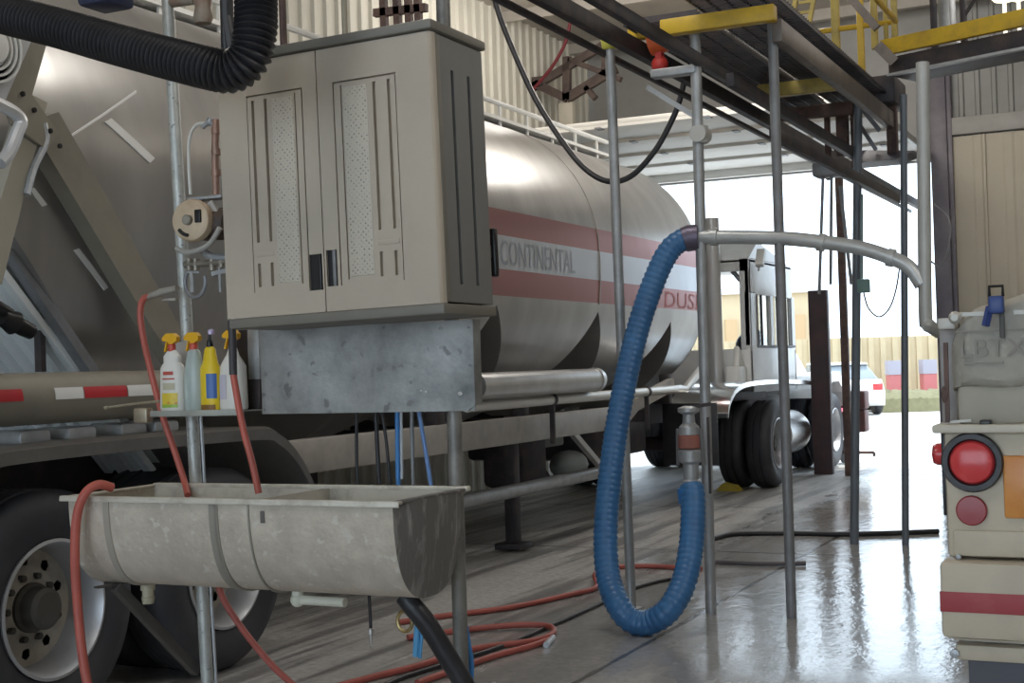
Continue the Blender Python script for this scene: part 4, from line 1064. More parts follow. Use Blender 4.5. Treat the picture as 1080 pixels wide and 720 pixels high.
# ribs round the body
for px, w, mt in ((112, .013, MATS.get('rib_grey') or mat('rib_pale', (.44, .41, .36), .5, .3)), (224, .014, mat('rib_grey', (.36, .34, .30), .5, .4)), (228, .006, None), (262, .003, None)):
    x = P(px, 535, Y=YS).x; m = MB(); vs = []
    for xx in (x - w, x + w):
        for y, z in o_: vs += [(xx, y, z), (xx, yc + (y - yc) * 1.022, SZ + (z - SZ) * 1.022)]
    nn = len(vs) // 2
    fs = []
    for j in range(n - 1):
        a_, b_ = 2 * j, 2 * j + 2
        fs += [[a_ + 1, b_ + 1, nn + b_ + 1, nn + a_ + 1], [a_, a_ + 1, nn + a_ + 1, nn + a_] if j == 0 else [a_, b_, b_ + 1, a_ + 1], [nn + a_, nn + b_, nn + b_ + 1, nn + a_ + 1], [a_, b_, b_ + 1, a_ + 1]]
    m.add(vs, fs); m.build('rib', mt or MATS['rib_grey'], sk)
m = MB(); p = P(277, 545, Y=YS); m.box((p.x - .008, YS - .004, p.z - .02), (p.x + .008, YS + .01, p.z + .02), .002); m.build('weld_patch', mat('dark_patch', (.14, .13, .12), .6), sk)
# divider, faucet plate inside the basin
m = MB(); xd = P(305, 522, Y=yc).x; vs = [(xd, y, z) for y, z in i_]; m.add(vs + [(x + .02, y, z) for x, y, z in vs], [list(range(n)), list(range(n, 2 * n))[::-1]] + [[j, j + 1, n + j + 1, n + j] for j in range(n - 1)]); m.build('divider', SINKI, sk)
# drains and braces
c = P(156, 620, Y=yc); m = MB(); m.lathe([(.026, .04), (.026, -.006), (.021, -.008), (.021, -.03), (.024, -.032), (.020, -.055), (.014, -.056)], (c.x, yc, c.z), (0, 0, 1), 18); m.build('drain_fitting', mat('brassy_plastic', (.50, .46, .34), .5, 0, (.40, .36, .26), 12, .4, .7), sk)
c = P(314, 632, Y=yc); e = P(364, 634, Y=yc); m = MB(); m.lathe([(.02, .05), (.02, .0), (.024, -.005)], (c.x, yc, c.z), (0, 0, 1), 16); m.sphere(c, .026, 14); m.tube([c, (e.x, yc, c.z - .001)], .0165, 16); m.build('drain_pipe', PVC, sk)
m = MB(); a = P(122, 618, Y=yc - .1); b = P(207, 708, Y=YP); m.obox(a, b, .035, .035, bev=.002); m.obox((a.x - .02, YS + .05, a.z + .006), (a.x + .06, YSB, a.z + .006), .03, .006); m.build('brace', mat('brace_dark', (.10, .095, .09), .5, .3), sk)
m = MB(); a = P(428, 632, Y=yc); b = P(482, 560, Y=YP); m.box((b.x - .02, YP - .06, b.z - .03), (b.x + .02, YP + .02, b.z + .02), .004); m.box((b.x - .01, YP - .05, P(486, 520, Y=YP).z - .02), (b.x + .02, YP + .01, P(486, 520, Y=YP).z + .005), .003); m.build('end_bracket', DARK, sk)

# fat black drain hose under the sink's dark end
m = MB(); pts = [P(427, 628, Y=yc), P(436, 640, Y=yc), P(452, 660, Y=yc + .02), P(472, 692, Y=yc + .05), P(492, 726, Y=yc + .08), P(505, 760, Y=yc + .1)]; pts += [V((pts[-1].x + .07, pts[-1].y, .2)), V((pts[-1].x + .14, pts[-1].y, .036)), V((pts[-1].x + .4, pts[-1].y, .036))]
m.tube(spline(pts, 6), .034, 14); tag(m.build('drain_hose', RUB), 'thick black drain hose leaving the dark end of the sink', 'hose')

# shelf, bottles
ysh = YP - .13
a = P(168, 433, Y=ysh); b = P(266, 432, Y=ysh); zs_ = P(215, 433, Y=ysh).z
sh = thing('shelf', 'thin metal shelf on the pale pole holding spray bottles', 'shelf', (a.x, ysh, zs_))
m = MB(); m.box((a.x, ysh - .05, zs_ - .004), (b.x, YP - .03, zs_), .001); m.box((a.x, ysh - .052, zs_ - .018), (b.x, ysh - .048, zs_ + .004), .001); m.build('board', mat('shelf_grey', (.46, .48, .44), .5, .3, (.36, .37, .34), 8, .4, .7), sh)
m = MB(); m.box((a.x - .01, YP - .045, zs_), (a.x + .08, YP - .04, zs_ + .26), .001); m.build('back_plate', mat('pale_plate', (.55, .56, .56), .5, .2), sh)


def bottle(name, label, px, prof, mt, sy=.62, trig=True, cap=None, extra=None):
    c = P(px, 430, Y=ysh); c = V((c.x, ysh, zs_ + .0005))
    prof = [(q_[0] * (1.22 if q_[1] < .16 else 1.12), q_[1]) for q_ in prof]
    r = thing(name, label, 'bottle', c, 'cleaning bottles on the shelf')
    m = MB(); m.lathe(prof, c, (0, 0, 1), 28, 1, sy, (1, 0, 0)); body = m.build('body', mt, r)
    h = prof[-1][1]
    if trig:
        m = MB(); m.lathe([(.013, h - .008), (.015, h), (.015, h + .018), (.010, h + .024)], c, (0, 0, 1), 16); m.build('collar', REDPL, r)
        m = MB(); z0 = c.z + h + .022
        pr2 = [(-.036, z0 + .012), (-.034, z0 + .028), (-.018, z0 + .040), (.014, z0 + .040), (.030, z0 + .026), (.028, z0 + .010), (.008, z0), (-.008, z0), (-.012, z0 + .010)]
        m.prism([(c.x + x, c.y - .011, z) for x, z in pr2], (0, .022, 0)); m.cyl((c.x - .042, c.y, z0 + .020), (c.x - .034, c.y, z0 + .020), .007, 10); m.build('spray_head', YTRIG, r)
        m = MB(); m.obox((c.x - .020, c.y, z0 + .012), (c.x - .032, c.y, z0 - .028), .012, .006); m.build('trigger', YTRIG if cap is None else cap, r)
    return r, c, body


def label_patch(c, parent, a0, a1, z0, z1, rx, ry, mt, name='label'):
    m = MB(); vs = []; k = 8; rx *= 1.22; ry *= 1.22
    for i in range(k + 1):
        a_ = a0 + (a1 - a0) * i / k
        for z in (z0, z1):
            for g in (.0012, .0002): vs.append((c.x + (rx + g) * math.cos(a_), c.y + (ry + g) * math.sin(a_), c.z + z))
    fs = []
    for i in range(k):
        o = i * 4; fs += [[o, o + 4, o + 6, o + 2], [o + 1, o + 5, o + 4, o], [o + 2, o + 6, o + 7, o + 3]]
    fs += [[0, 2, 3, 1], [k * 4, k * 4 + 1, k * 4 + 3, k * 4 + 2]]
    m.add(vs, fs); return m.build(name, mt, parent)


AF = -PI / 2 - .3
p1 = [(.0001, 0), (.042, .002), (.046, .01), (.046, .160), (.040, .172), (.033, .18), (.033, .205), (.020, .222), (.014, .228)]
r, c, bd = bottle('spray_bottle', 'white spray bottle with green and yellow label at the shelf end', 183, p1, WPLAS)
label_patch(c, bd, AF - .15, AF + 1.1, .018, .068, .046, .046 * .62, LYEL); label_patch(c, bd, AF - .15, AF + 1.1, .014, .026, .0464, .0464 * .62, LGRN); label_patch(c, bd, AF - .1, AF + .9, .118, .123, .046, .046 * .62, LRED); label_patch(c, bd, AF - .0, AF + .8, .135, .148, .046, .046 * .62, LRED)
label_patch(c, bd, AF - .05, AF + .9, .08, .105, .046, .046 * .62, mat('pale_print', (.55, .52, .38), .5))
p2 = [(.0001, 0), (.030, .002), (.034, .01), (.034, .11), (.031, .15), (.027, .20), (.020, .222), (.014, .228)]
r, c, bd = bottle('spray_bottle', 'cloudy pale blue spray bottle beside the yellow bottle', 206, p2, CLEARP, .8)
p3 = [(.0001, 0), (.032, .002), (.034, .01), (.034, .10), (.034, .155), (.028, .175), (.020, .225), (.012, .235)]
r, c, bd = bottle('squeeze_bottle', 'bright yellow bottle with blue label and dark cap', 223, p3, YPLAS, .7, trig=False)
label_patch(c, bd, -PI / 2 + .05, -PI / 2 + 1.1, .045, .135, .034, .034 * .7, LBLUE); label_patch(c, bd, -PI / 2 - .7, -PI / 2 + .9, .002, .022, .0345, .0345 * .7, mat('brown_base', (.25, .12, .03), .5))
m = MB(); m.lathe([(.012, .234), (.013, .24), (.010, .258), (.006, .262), (.005, .285)], c, (0, 0, 1), 14); m.build('nozzle', BLACKP, r)
m = MB(); m.lathe([(.006, .278), (.012, .28), (.012, .296), (.0001, .3)], c + V((.008, 0, 0)), (0, 0, 1), 12); m.build('cap', LILAC, r)
p4 = [(.0001, 0), (.044, .002), (.048, .01), (.048, .160), (.040, .175), (.024, .20), (.016, .225), (.013, .23)]
r, c, bd = bottle('spray_bottle', 'white spray bottle partly behind the hose that drops into the sink', 247, p4, WPLAS)
label_patch(c, bd, AF - .5, AF + .2, .04, .13, .048, .048 * .62, mat('lilac_print', (.62, .60, .70), .5))

# --- pump motor with plumbing on the pole
yp_ = YP - .06
pm = thing('pump_motor', 'rusty round pump motor with fittings on the pole beside the cabinet', 'pump', P(214, 232, Y=yp_))
pc = P(200, 232, Y=yp_ - .12); axd = V((-.15, .99, 0)).normalized()
m = MB(); m.lathe([(.0001, -.004), (.060, -.003), (.074, .004), (.079, .016), (.079, .036), (.072, .04), (.072, .05)], pc, axd, 36); m.build('face_plate', PUMPM, pm)
m = MB(); m.tube([P(212, 236, Y=yp_ - .02), P(216, 236, Y=yp_ - .02), P(238, 236, Y=yp_ - .02), P(242, 236, Y=yp_ - .02)], .06, 24, [.05, .06, .06, .05]); m.build('gear_housing', mat('dark_rust', (.07, .055, .05), .6, .2, (.14, .09, .07), 14, .45, .7), pm)
m = MB(); m.lathe([(.066, .045), (.066, .13), (.06, .135), (.06, .16), (.03, .17)], pc, axd, 28); m.build('motor_body', RUSTY, pm)
sd = axd.cross(V((0, 0, 1))).normalized()
m = MB(); m.lathe([(.019, 0), (.019, -.016), (.015, -.02), (.0001, -.02)], pc + sd * -.004, axd, 16)
m.build('hub_nut', mat('nut_grey', (.32, .29, .24), .5, .4), pm)
m = MB()
for k in range(14):
    a_ = -2.45 + k * .14; 
    if k > 5: break
    q_ = pc + sd * (.052 * math.cos(a_)) + V((0, 0, .056 * math.sin(a_))) - axd * .0045; m.sphere(q_, .0075, 8)
m.build('vent_slot', BLACKP, pm)
m = MB(); q_ = pc + sd * .038 + V((0, 0, .012)) - axd * .006; m.box(q_ - V((.013, .006, .024)), q_ + V((.013, .006, .024)), .003); m.build('window_slot', BLACKP, pm)
def ptube(pts_, r_, mt, name, Y=yp_, n=6):
    m = MB(); m.tube(spline([P(*q_, Y=Y) for q_ in pts_], n), r_, 12); return m.build(name, mt, pm)


ptube(((201, 205), (199, 170), (200, 145), (207, 132), (218, 130), (228, 131)), .0065, mat('white_tube', (.7, .7, .66), .4), 'supply_tube')
ptube(((228, 126), (227, 160), (228, 208)), .014, COPPER, 'copper_pipe')
for y in (138, 160, 182): m = MB(); c = P(228, y, Y=yp_); m.lathe([(.018, -.012), (.019, 0), (.018, .012)], c, (0, 0, 1), 14); m.build('pipe_coupling', COPPER, pm)
m = MB(); c = P(222, 128, Y=yp_); m.sphere(c, .018, 10); m.cyl(c, P(228, 133, Y=yp_), .012, 12); m.cyl(P(214, 134, Y=yp_), P(222, 127, Y=yp_), .01, 10); m.build('elbow', GALV, pm)
m = MB(); a = P(236, 208, Y=yp_); m.box((P(204, 205, Y=yp_).x, yp_ - .04, a.z - .006), (P(240, 205, Y=yp_).x, yp_ + .02, a.z + .006), .002); m.build('mount_plate', GALV, pm)
m = MB(); m.obox(P(221, 214, Y=yp_ - .05), P(233, 234, Y=yp_ - .05), .025, .035, bev=.004); m.build('capacitor', mat('grey_cap', (.5, .48, .45), .5), pm)
m = MB(); c = P(218, 237, Y=yp_ - .07); m.sphere(c, .022, 12, (.7, .7, 1.3)); m.build('valve_body', GALV, pm)
ptube(((186, 262), (200, 266), (220, 258), (232, 240)), .010, mat('grey_tube', (.42, .41, .38), .5), 'return_tube', yp_ - .09)
ptube(((214, 262), (222, 270), (240, 272)), .015, GALV, 'manifold', yp_ - .03)
m = MB(); c = P(205, 283, Y=yp_ - .03); m.cyl(P(195, 279, Y=yp_ - .03), P(243, 276, Y=yp_ - .03), .013, 12); 
for px in (200, 207, 224, 234, 240): q_ = P(px, 279, Y=yp_ - .03); m.cyl(q_ - V((0, 0, .022)), q_ + V((0, 0, .022)), .013, 10)
m.build('brass_manifold', mat('dull_brass', (.36, .32, .27), .5, .6, (.22, .2, .17), 20, .4, .7), pm)
m = MB(); c = P(206, 297, Y=yp_ - .05); pts = [c + V((.047 * math.cos(t), 0, .058 * math.sin(t))) for t in [PI * .75 + i * PI * 1.35 / 16 for i in range(17)]]; m.tube(pts, .0075, 8); m.build('black_loop', GREYST, pm)
m = MB(); m.obox(P(203, 286, Y=yp_ - .05), P(204, 308, Y=yp_ - .05), .016, .014); m.obox(P(198, 287, Y=yp_ - .05), P(211, 287, Y=yp_ - .05), .012, .008); m.obox(P(232, 282, Y=yp_ - .05), P(233, 308, Y=yp_ - .05), .010, .010); m.obox(P(224, 289, Y=yp_ - .05), P(240, 285, Y=yp_ - .05), .012, .016); m.build('valve_lever', GALV, pm)
# upper fittings over the pole, behind the big black hose
m = MB(); c = P(214, 8, Y=YP - .02); m.lathe([(.03, -.06), (.038, -.04), (.03, 0), (.036, .03), (.03, .06)], c, (0, 0, 1), 16); m.cyl(P(176, 4, Y=YP), P(205, 0, Y=YP), .018, 12); m.build('pipe_fitting', mat('rusty_fitting', (.25, .17, .13), .6, .2, (.35, .33, .27), 10, .4, .7), pt)

# --- red hoses
def hose(pts, r, mt, name, label, cat='hose', group=None, n=8, extra=None):
    m = MB(); m.tube(spline(pts, n), r, 12); o = m.build(name, mt); return tag(o, label, cat, group)


yh = YP - .12
o = thing('red_hose', 'red hose dropping from the side tap, left of the spray bottles, into the sink', 'hose', P(150, 330, Y=yh))
m = MB(); m.tube(spline([P(*q_, Y=yh + dy) for q_, dy in (((157, 311), .02), (150, 318), ) if False] if False else [P(158, 312, Y=yh), P(151, 316, Y=yh), P(148, 330, Y=yh), P(151, 355, Y=yh), P(160, 395, Y=yh + .02), P(172, 440, Y=yh + .03), P(184, 475, Y=yh + .04), P(194, 506, Y=yh + .04), P(198, 522, Y=yh)], 8), .0125, 12); m.build('tube', REDH, o)
m = MB(); m.tube([P(156, 313, Y=yh), P(170, 308, Y=yh), P(187, 304, Y=yh)], .012, 12, [.012, .015, .013]); m.box((P(172, 318, Y=yh).x, yh - .01, P(172, 318, Y=yh).z), (P(187, 318, Y=yh).x, yh + .01, P(187, 314, Y=yh).z), .003); m.build('tap_fitting', mat('grey_fitting', (.45, .43, .39), .5, .4, (.33, .3, .26), 18, .4, .7), o)
m = MB(); m.tube([P(110, 430, Y=yh), P(140, 426, Y=yh), P(168, 423, Y=yh)], .005, 8); m.box((P(144, 447, Y=yh).x, yh - .02, P(150, 446, Y=yh).z), (P(158, 430, Y=yh).x, yh + .02, P(150, 430, Y=yh).z), .008); m.sphere(P(112, 430, Y=yh), .009, 8)
tag(m.build('spray_lance', mat('tarnished', (.50, .44, .33), .4, .5, (.3, .25, .2), 20, .4, .7)), 'thin tarnished lever rod with valve beside the shelf', 'valve')
hs_ = hose([P(*q_, Y=YP - .225) for q_ in ((245, 350), (246, 390), (249, 412), (256, 450), (266, 488), (273, 520))], .0125, REDH, 'red_hose', 'red hose hanging in front of the last white spray bottle into the sink')
m = MB(); m.tube([P(244, 338, Y=YP - .225), P(245, 352, Y=YP - .225), P(246, 395, Y=YP - .225)], .0145, 12); m.build('hose_sleeve', mat('charcoal_sleeve', (.06, .055, .06), .5), hs_)
ro = YS - .04
hose([P(118, 514, Y=YS + .05), P(104, 511, Y=YS + .0), P(90, 520, Y=ro), P(81, 545, Y=ro - .01), P(79, 590, Y=ro - .01), P(82, 640, Y=ro), P(87, 690, Y=ro), P(96, 740, Y=ro), P(110, 800, Y=ro), V((P(116, 840, Y=ro).x, ro, .2)), V((P(116, 840, Y=ro).x + .05, ro - .1, .02)), V((P(116, 840, Y=ro).x + .3, ro - .3, .02))], .0165, REDH, 'red_hose', 'red hose draped over the front sink rim and hanging down past the wheel')
hose([P(*q_, Y=YP + .02) for q_ in ((226, 600), (234, 628), (250, 655), (272, 684), (298, 712), (330, 735))] + [P(400, 765, Y=YP + .03)], .0125, FREDH, 'red_hose', 'red hose emerging under the sink beside the pale pole foot')
def fl(px, py, r): return P(px, py, Z=r)


r_ = .018
fold_ = hose([fl(*q_, r_) for q_ in ((350, 725), (400, 712), (440, 702), (500, 684), (560, 676))] + [fl(583, 668, r_), fl(578, 660, r_ + .01), fl(545, 659, r_ + .01), fl(490, 664, r_), fl(430, 672, r_)], .017, FREDH, 'floor_hose', 'red hose folded back in a narrow bight on the floor by the black hose')
hose([fl(*q_, r_) for q_ in ((420, 656), (470, 649), (540, 640), (600, 627), (629, 619))] + [fl(628, 605, r_ + .02), fl(650, 598, r_), fl(690, 597, r_), fl(740, 600, r_)], .017, FREDH, 'floor_hose', 'red hose running on the floor behind the blue hose loop')
hose([fl(*q_, .013) for q_ in ((380, 735), (420, 716), (470, 700), (530, 681), (580, 660), (625, 640), (655, 625), (690, 614), (730, 606))], .012, RUB, 'floor_hose', 'thin black hose snaking on the floor beneath the red hoses')
hose([fl(*q_, r_) for q_ in ((440, 720), (480, 706), (520, 692), (560, 681), (580, 674))], .016, FREDH, 'floor_hose', 'short red hose end lying closest to the sink leg')
m = MB(); p = fl(583, 672, .015); q_ = fl(576, 680, .015); m.tube([p, q_], .017, 10); m.build('hose_fitting', GALV, fold_)
# hoses across the lane behind the poles
hose([fl(*q_, .02) for q_ in ((752, 568), (775, 563), (830, 562), (900, 563), (990, 560))], .02, RUB, 'floor_hose', 'black hose stretched across the wet lane behind the row of poles')
hose([fl(*q_, .02) for q_ in ((752, 592), (800, 594), (850, 594))], .017, mat('grey_floor_hose', (.12, .11, .12), .4), 'floor_hose', 'short dark grey hose between two thin pole feet')

# hoses hanging below the metal panel, behind the sink
yb2 = YP + .03
for pts_, r_, mt, lb, tip in (
        (((376, 430), (377, 505), (385, 560), (390, 640), (391, 662)), .006, RUB, 'thin black hose with steel tip hanging behind the sink below the panel', 1),
        (((396, 430), (400, 505), (404, 540)), .008, RUB, 'thicker black hose under the panel, beside the thin black one', 0),
        (((402, 430), (408, 470), (412, 520)), .006, RUB, 'slanting black hose under the panel just before the blue tubes', 0),
        (((419, 430), (420, 505), (425, 560)), .0085, BLUET, 'straight bright blue hose hanging under the metal panel', 0),
        (((441, 430), (448, 470), (456, 520)), .0075, mat('pale_blue_tube', (.16, .30, .62), .4), 'slanting pale blue hose next to the grey leg pole', 0),
        (((434, 430), (436, 520)), .007, GREYST, 'grey tube between the two blue hoses under the panel', 0),
        (((423, 430), (424, 505)), .005, mat('pale_tube', (.55, .6, .66), .4), 'pale tube running alongside the straight blue hose', 0)):
    h = hose([P(*q_, Y=yb2) for q_ in pts_], r_, mt, 'hanging_hose', lb, 'hose', 'hoses hanging behind the sink')
    if tip: first_ = h
m = MB(); a = P(391, 662, Y=yb2); m.lathe([(.007, 0), (.011, -.004), (.011, -.022), (.006, -.026), (.004, -.06), (.007, -.064), (.0001, -.085)], a, (0, 0, 1), 12); m.build('hose_tip', ALU, first_)
m = MB(); a = P(441, 650, Y=yb2); m.tube(spline([P(443, 640, Y=yb2), P(440, 670, Y=yb2), P(439, 692, Y=yb2)], 4), .013, 10); m.tube(spline([P(447, 640, Y=yb2), P(445, 670, Y=yb2), P(443, 694, Y=yb2)], 4), .006, 8); tag(m.build('air_nozzle', mat('sky_blue', (.10, .36, .66), .4)), 'blue air nozzle hanging behind the thick black drain hose', 'nozzle')
m = MB(); c = P(427, 655, Y=yb2); m.tube([c + V((.03 * math.cos(t), 0, .03 * math.sin(t) * 1.2)) for t in [i * PI / 8 for i in range(17)]], .007, 8); m.tube([P(424, 630, Y=yb2), c + V((0, 0, .036))], .006, 8); tag(m.build('brass_ring', BRASS), 'brass ring fitting hanging under the dark sink end', 'fitting')
hose([P(*q_, Y=YP + .05) for q_ in ((491, 660), (494, 680), (497, 700), (496, 730))], .010, BLUET, 'hanging_hose', 'blue hose end showing beside the foot of the grey leg pole', 'hose', 'hoses hanging behind the sink')

# --- big black corrugated duct hose at the top
yd = 3.35
dp = [P(-60, -2, Y=yd), P(0, 14, Y=yd), P(60, 29, Y=yd), P(120, 46, Y=yd), P(180, 62, Y=yd), P(220, 72, Y=yd), P(244, 75, Y=yd + .01), P(262, 62, Y=yd + .02), P(269, 36, Y=yd + .03), P(270, 0, Y=yd + .05), P(270, -60, Y=yd + .06)]
dp.append(dp[-1] + V((0, 0, 1.2))); dp.append(V((dp[-1].x, dp[-1].y, HC)))
sp = resample(spline(dp, 12), .0045)
rad = [.058 + .0085 * (1, .55, -.9, .1)[i % 4] for i in range(len(sp))]
bd_ = thing('duct_hose', 'fat black ribbed duct hose bending across the cabinet top corner', 'hose', sp[0])
m = MB(); m.tube(sp, .06, 22, rad); m.build('hose_body', RUB, bd_, smooth=80)
m = MB(); k = 6; m.tube(sp[:k * 6], .078, 20); m.build('hose_cuff', RUB, bd_)
m = MB(); pts_ = [P(238, -30, Y=yd + .18), P(240, 20, Y=yd + .18), P(246, 60, Y=yd + .18)]; pts_.insert(0, V((pts_[0].x, pts_[0].y, HC))); m.tube(spline(pts_, 5), .022, 10); tag(m.build('rubber_hose', RUB), 'thinner black hose behind the duct hose bend, beside the roof', 'hose')
m = MB(); c = P(110, -2, Y=yd + .5); m.box((c.x - .09, yd + .45, c.z - .03), (c.x + .06, yd + .6, c.z + .1), .02); m.cyl((c.x, yd + .52, c.z), (c.x, yd + .52, HC), .015, 10); m.build('b', mat('navy_box', (.03, .04, .09), .4)).name = 'motor_housing'
tag(bpy.data.objects['motor_housing'], 'dark navy housing above the black ribbed duct hose', 'box')

# pipes above the cabinet
for px, r_, lb in ((297, .018, 'thin brown vertical conduit above the cabinet beside the black hose'), (362, .014, 'tan vertical conduit above the middle of the cabinet')):
    Yq = 5.4; a = P(px, -20, Y=Yq); b = P(px + 3, 70, Y=Yq); m = MB(); m.tube([V((a.x, a.y, HC)), a, b + (b - a) * .8], r_, 10); m.build('conduit', RUSTY if px < 300 else mat('tan_pipe', (.36, .33, .25), .5))
    tag(bpy.context.scene.objects[-1] if False else [o for o in COL.objects if o.name.startswith('conduit') and not o.parent][-1], lb, 'pipe')
m = MB(); a = P(405, 0, Y=9.0)
for px in (404, 418, 430, 440): m.obox(P(px, -10, Y=9), P(px + 2, 32, Y=9), .05, .05)
m.obox(P(395, 14, Y=9), P(450, 8, Y=9), .05, .06); tag(m.build('rail_frame', RUSTY), 'rusty rail frame showing above the cabinet lid', 'frame')

# ================================================================== TRUCK ON THE +X SIDE (rear end)
yr = 3.45
TL = P(990, 500, Y=yr).x
rtk = thing('tank_truck', 'rear end of a cream truck with round red tail lamp and red bumper stripe', 'truck', (TL + 1.2, yr, 0))
XR_ = TL + 2.4
z = lambda y, x=1030: P(x, y, Y=yr).z
m = MB(); m.box((TL + .015, yr, z(588)), (XR_, yr + .12, z(455)), .01); m.box((TL + .03, yr - .01, z(586)), (XR_, yr, z(559)), .004); m.build('light_panel', TRUCKM, rtk)
m = MB(); m.box((TL - .008, yr - .03, z(456)), (XR_, yr + .12, z(447)), .006); m.build('ledge', mat('pale_ledge', (.60, .56, .47), .5, 0, (.5, .46, .39), 5, .4, .7), rtk)
m = MB(); m.box((TL + .002, yr - .055, z(670)), (XR_, yr + .06, z(590)), .012); bmp = m.build('bumper', TRUCKM, rtk)
m = MB(); m.box((TL + .001, yr - .0575, z(642)), (XR_, yr - .05, z(621)), .001); m.build('stripe', REDP, bmp)
m = MB(); m.box((TL + .03, yr - .03, z(694)), (XR_, yr + .05, z(678)), .004); m.box((TL + .02, yr, z(676)), (XR_, yr + .05, z(668))); m.build('lower_bar', TRUCKM, rtk)
m = MB(); m.box((TL + .05, yr + .02, z(740)), (XR_, yr + .05, z(693)), .004); m.build('mud_guard', mat('slate_guard', (.10, .10, .12), .6), rtk)
m = MB(); p = P(1009, 686, Y=yr); m.lathe([(.011, 0), (.011, .008), (.0001, .01)], (p.x, yr - .03, p.z), (0, -1, 0), 12); p = P(1012, 586, Y=yr); m.lathe([(.006, 0), (.006, .012), (.0001, .014)], (p.x, yr - .008, p.z), (0, -1, 0), 10); m.build('bolt', GALV, rtk)
c = P(1026, 487, Y=yr)
m = MB(); m.lathe([(.070, 0), (.072, .012), (.068, .022), (.056, .022), (.052, .012), (.050, .006), (.0001, .006)], (c.x, yr, c.z), (0, -1, 0), 44); lampo = m.build('tail_lamp', RUB, rtk)
m = MB(); m.lathe([(.0525, .008), (.0525, .014), (.047, .022), (.03, .0275), (.0001, .029)], (c.x, yr, c.z), (0, -1, 0), 40); m.build('lens', REDL, lampo)
c = P(1025, 538, Y=yr); m = MB(); m.lathe([(.036, 0), (.036, .007), (.033, .010), (.0001, .011)], (c.x, yr, c.z), (0, -1, 0), 36); m.build('round_reflector', REDREF, rtk)
a = P(1060, 546, Y=yr); b = P(1060, 480, Y=yr); m = MB(); m.box((a.x, yr - .012, a.z), (a.x + .22, yr, b.z), .006); m.build('orange_reflector', ORANGE, rtk)
c = P(981, 479, Y=yr + .05); m = MB(); m.lathe([(.027, -.02), (.027, .01), (.022, .02), (.0001, .024)], (TL, yr + .06, c.z), (-1, -.3, 0), 24); m.build('side_marker', REDL, rtk)
m = MB(); m.box((TL + .005, yr + .02, z(545)), (TL + .02, yr + .10, z(458)), .003); m.build('side_gasket', BLACKP, rtk)
# side post, hinge, upper body
m = MB(); m.box((TL + .0, yr + .08, z(448)), (TL + .04, yr + .12, z(335)), .004); m.build('corner_post', mat('post_grey', (.32, .30, .29), .5, .2, (.22, .2, .2), 8, .4, .7), rtk)
m = MB(); m.box((TL + .05, yr + .03, z(448)), (TL + .065, yr + .08, z(345)), .003); m.box((TL + .01, yr + .0, z(346)), (TL + .05, yr + .06, z(334)), .004); p = P(1008, 335, Y=yr); m.lathe([(.012, 0), (.016, .01), (.009, .025)], (p.x, yr, p.z), (0, -1, 0), 12)
m.obox((TL + .05, yr - .002, z(331)), (XR_, yr - .002, z(331)), .006, .010); m.obox((TL + .02, yr + .0, z(445)), (TL + .08, yr + .0, z(443)), .006, .006); m.build('hinge_rod', mat('rod_pale', (.52, .5, .46), .5, .3), rtk)
m = MB(); m.obox((TL + .026, yr - .005, z(445)), (TL + .028, yr - .005, z(360)), .010, .010); p = P(997, 416, Y=yr); m.sphere((p.x, yr - .005, p.z), .014, 8, (.7, .7, 1.6)); m.build('latch_rod', RUSTY, rtk)
# lower smooth tank panel and rounded cover above it
pan = []
xa = P(1008, 440, Y=yr).x; xe = XR_ - .1
m = MB(); m.box((xa, yr + .01, z(449)), (xe, yr + .10, z(405)), .02); m.build('tank_panel', mat('panel_taupe', (.40, .37, .305), .5, 0, (.34, .315, .265), 3, .4, .7), rtk)
outl = [(1009, 412), (1003, 395), (1001, 375), (1005, 355), (1014, 338), (1028, 325), (1045, 317), (1065, 311), (1090, 308), (1130, 309)]
top = [P(*q_, Y=yr) for q_ in outl]; botz = z(412)
xs_ = [p.x for p in top]
m = MB(); nx, nz_ = 46, 22; vs = []
XR2 = top[-1].x + .9
def topz(x):
    for i in range(len(top) - 1, 0, -1):
        if top[i - 1].x <= x <= top[i].x and i > 3: t = (x - top[i - 1].x) / (top[i].x - top[i - 1].x); return top[i - 1].z * (1 - t) + top[i].z * t
    if x > top[-1].x: return top[-1].z
    x0_ = top[2].x; t = max(0, min(1, (x - x0_) / (top[3].x - x0_ + 1e-6))); return top[2].z + (top[3].z - top[2].z) * math.sqrt(t)
xl = top[2].x
for lay in (0, 1):
    for i in range(nx + 1):
        u = (i / nx) ** 1.6; x = xl + (XR2 - xl) * u; zt_ = topz(x)
        for j in range(nz_ + 1):
            w = j / nz_; zq = botz + .006 * math.sin(x * 38) + (zt_ - botz) * w; e = min(1, min(w, 1 - w) * 9, u * 30 + .0)
            yq = yr + .05 - .055 * math.sqrt(max(0, e)) + .007 * mnoise.noise(V((x * 14, 1, zq * 16))) + .004 * mnoise.noise(V((x * 40, 5, zq * 44)))
            if lay: yq = yr + .09
            vs.append((x, yq, zq))
W_ = nz_ + 1; n0 = W_ * (nx + 1)
fs = [[i * W_ + j, (i + 1) * W_ + j, (i + 1) * W_ + j + 1, i * W_ + j + 1] for i in range(nx) for j in range(nz_)]
fs += [[n0 + q_ for q_ in f][::-1] for f in fs]
per = [j for j in range(W_)] + [i * W_ + nz_ for i in range(1, nx + 1)] + [nx * W_ + j for j in range(nz_ - 1, -1, -1)] + [i * W_ for i in range(nx - 1, 0, -1)]
fs += [[per[i], per[(i + 1) % len(per)], per[(i + 1) % len(per)] + n0, per[i] + n0] for i in range(len(per))]
m.add(vs, fs); cov = m.build('cover', TARP, rtk)
vs, fs = text_verts('LBTXL D', .062, .002); a = P(1012, 377, Y=yr)
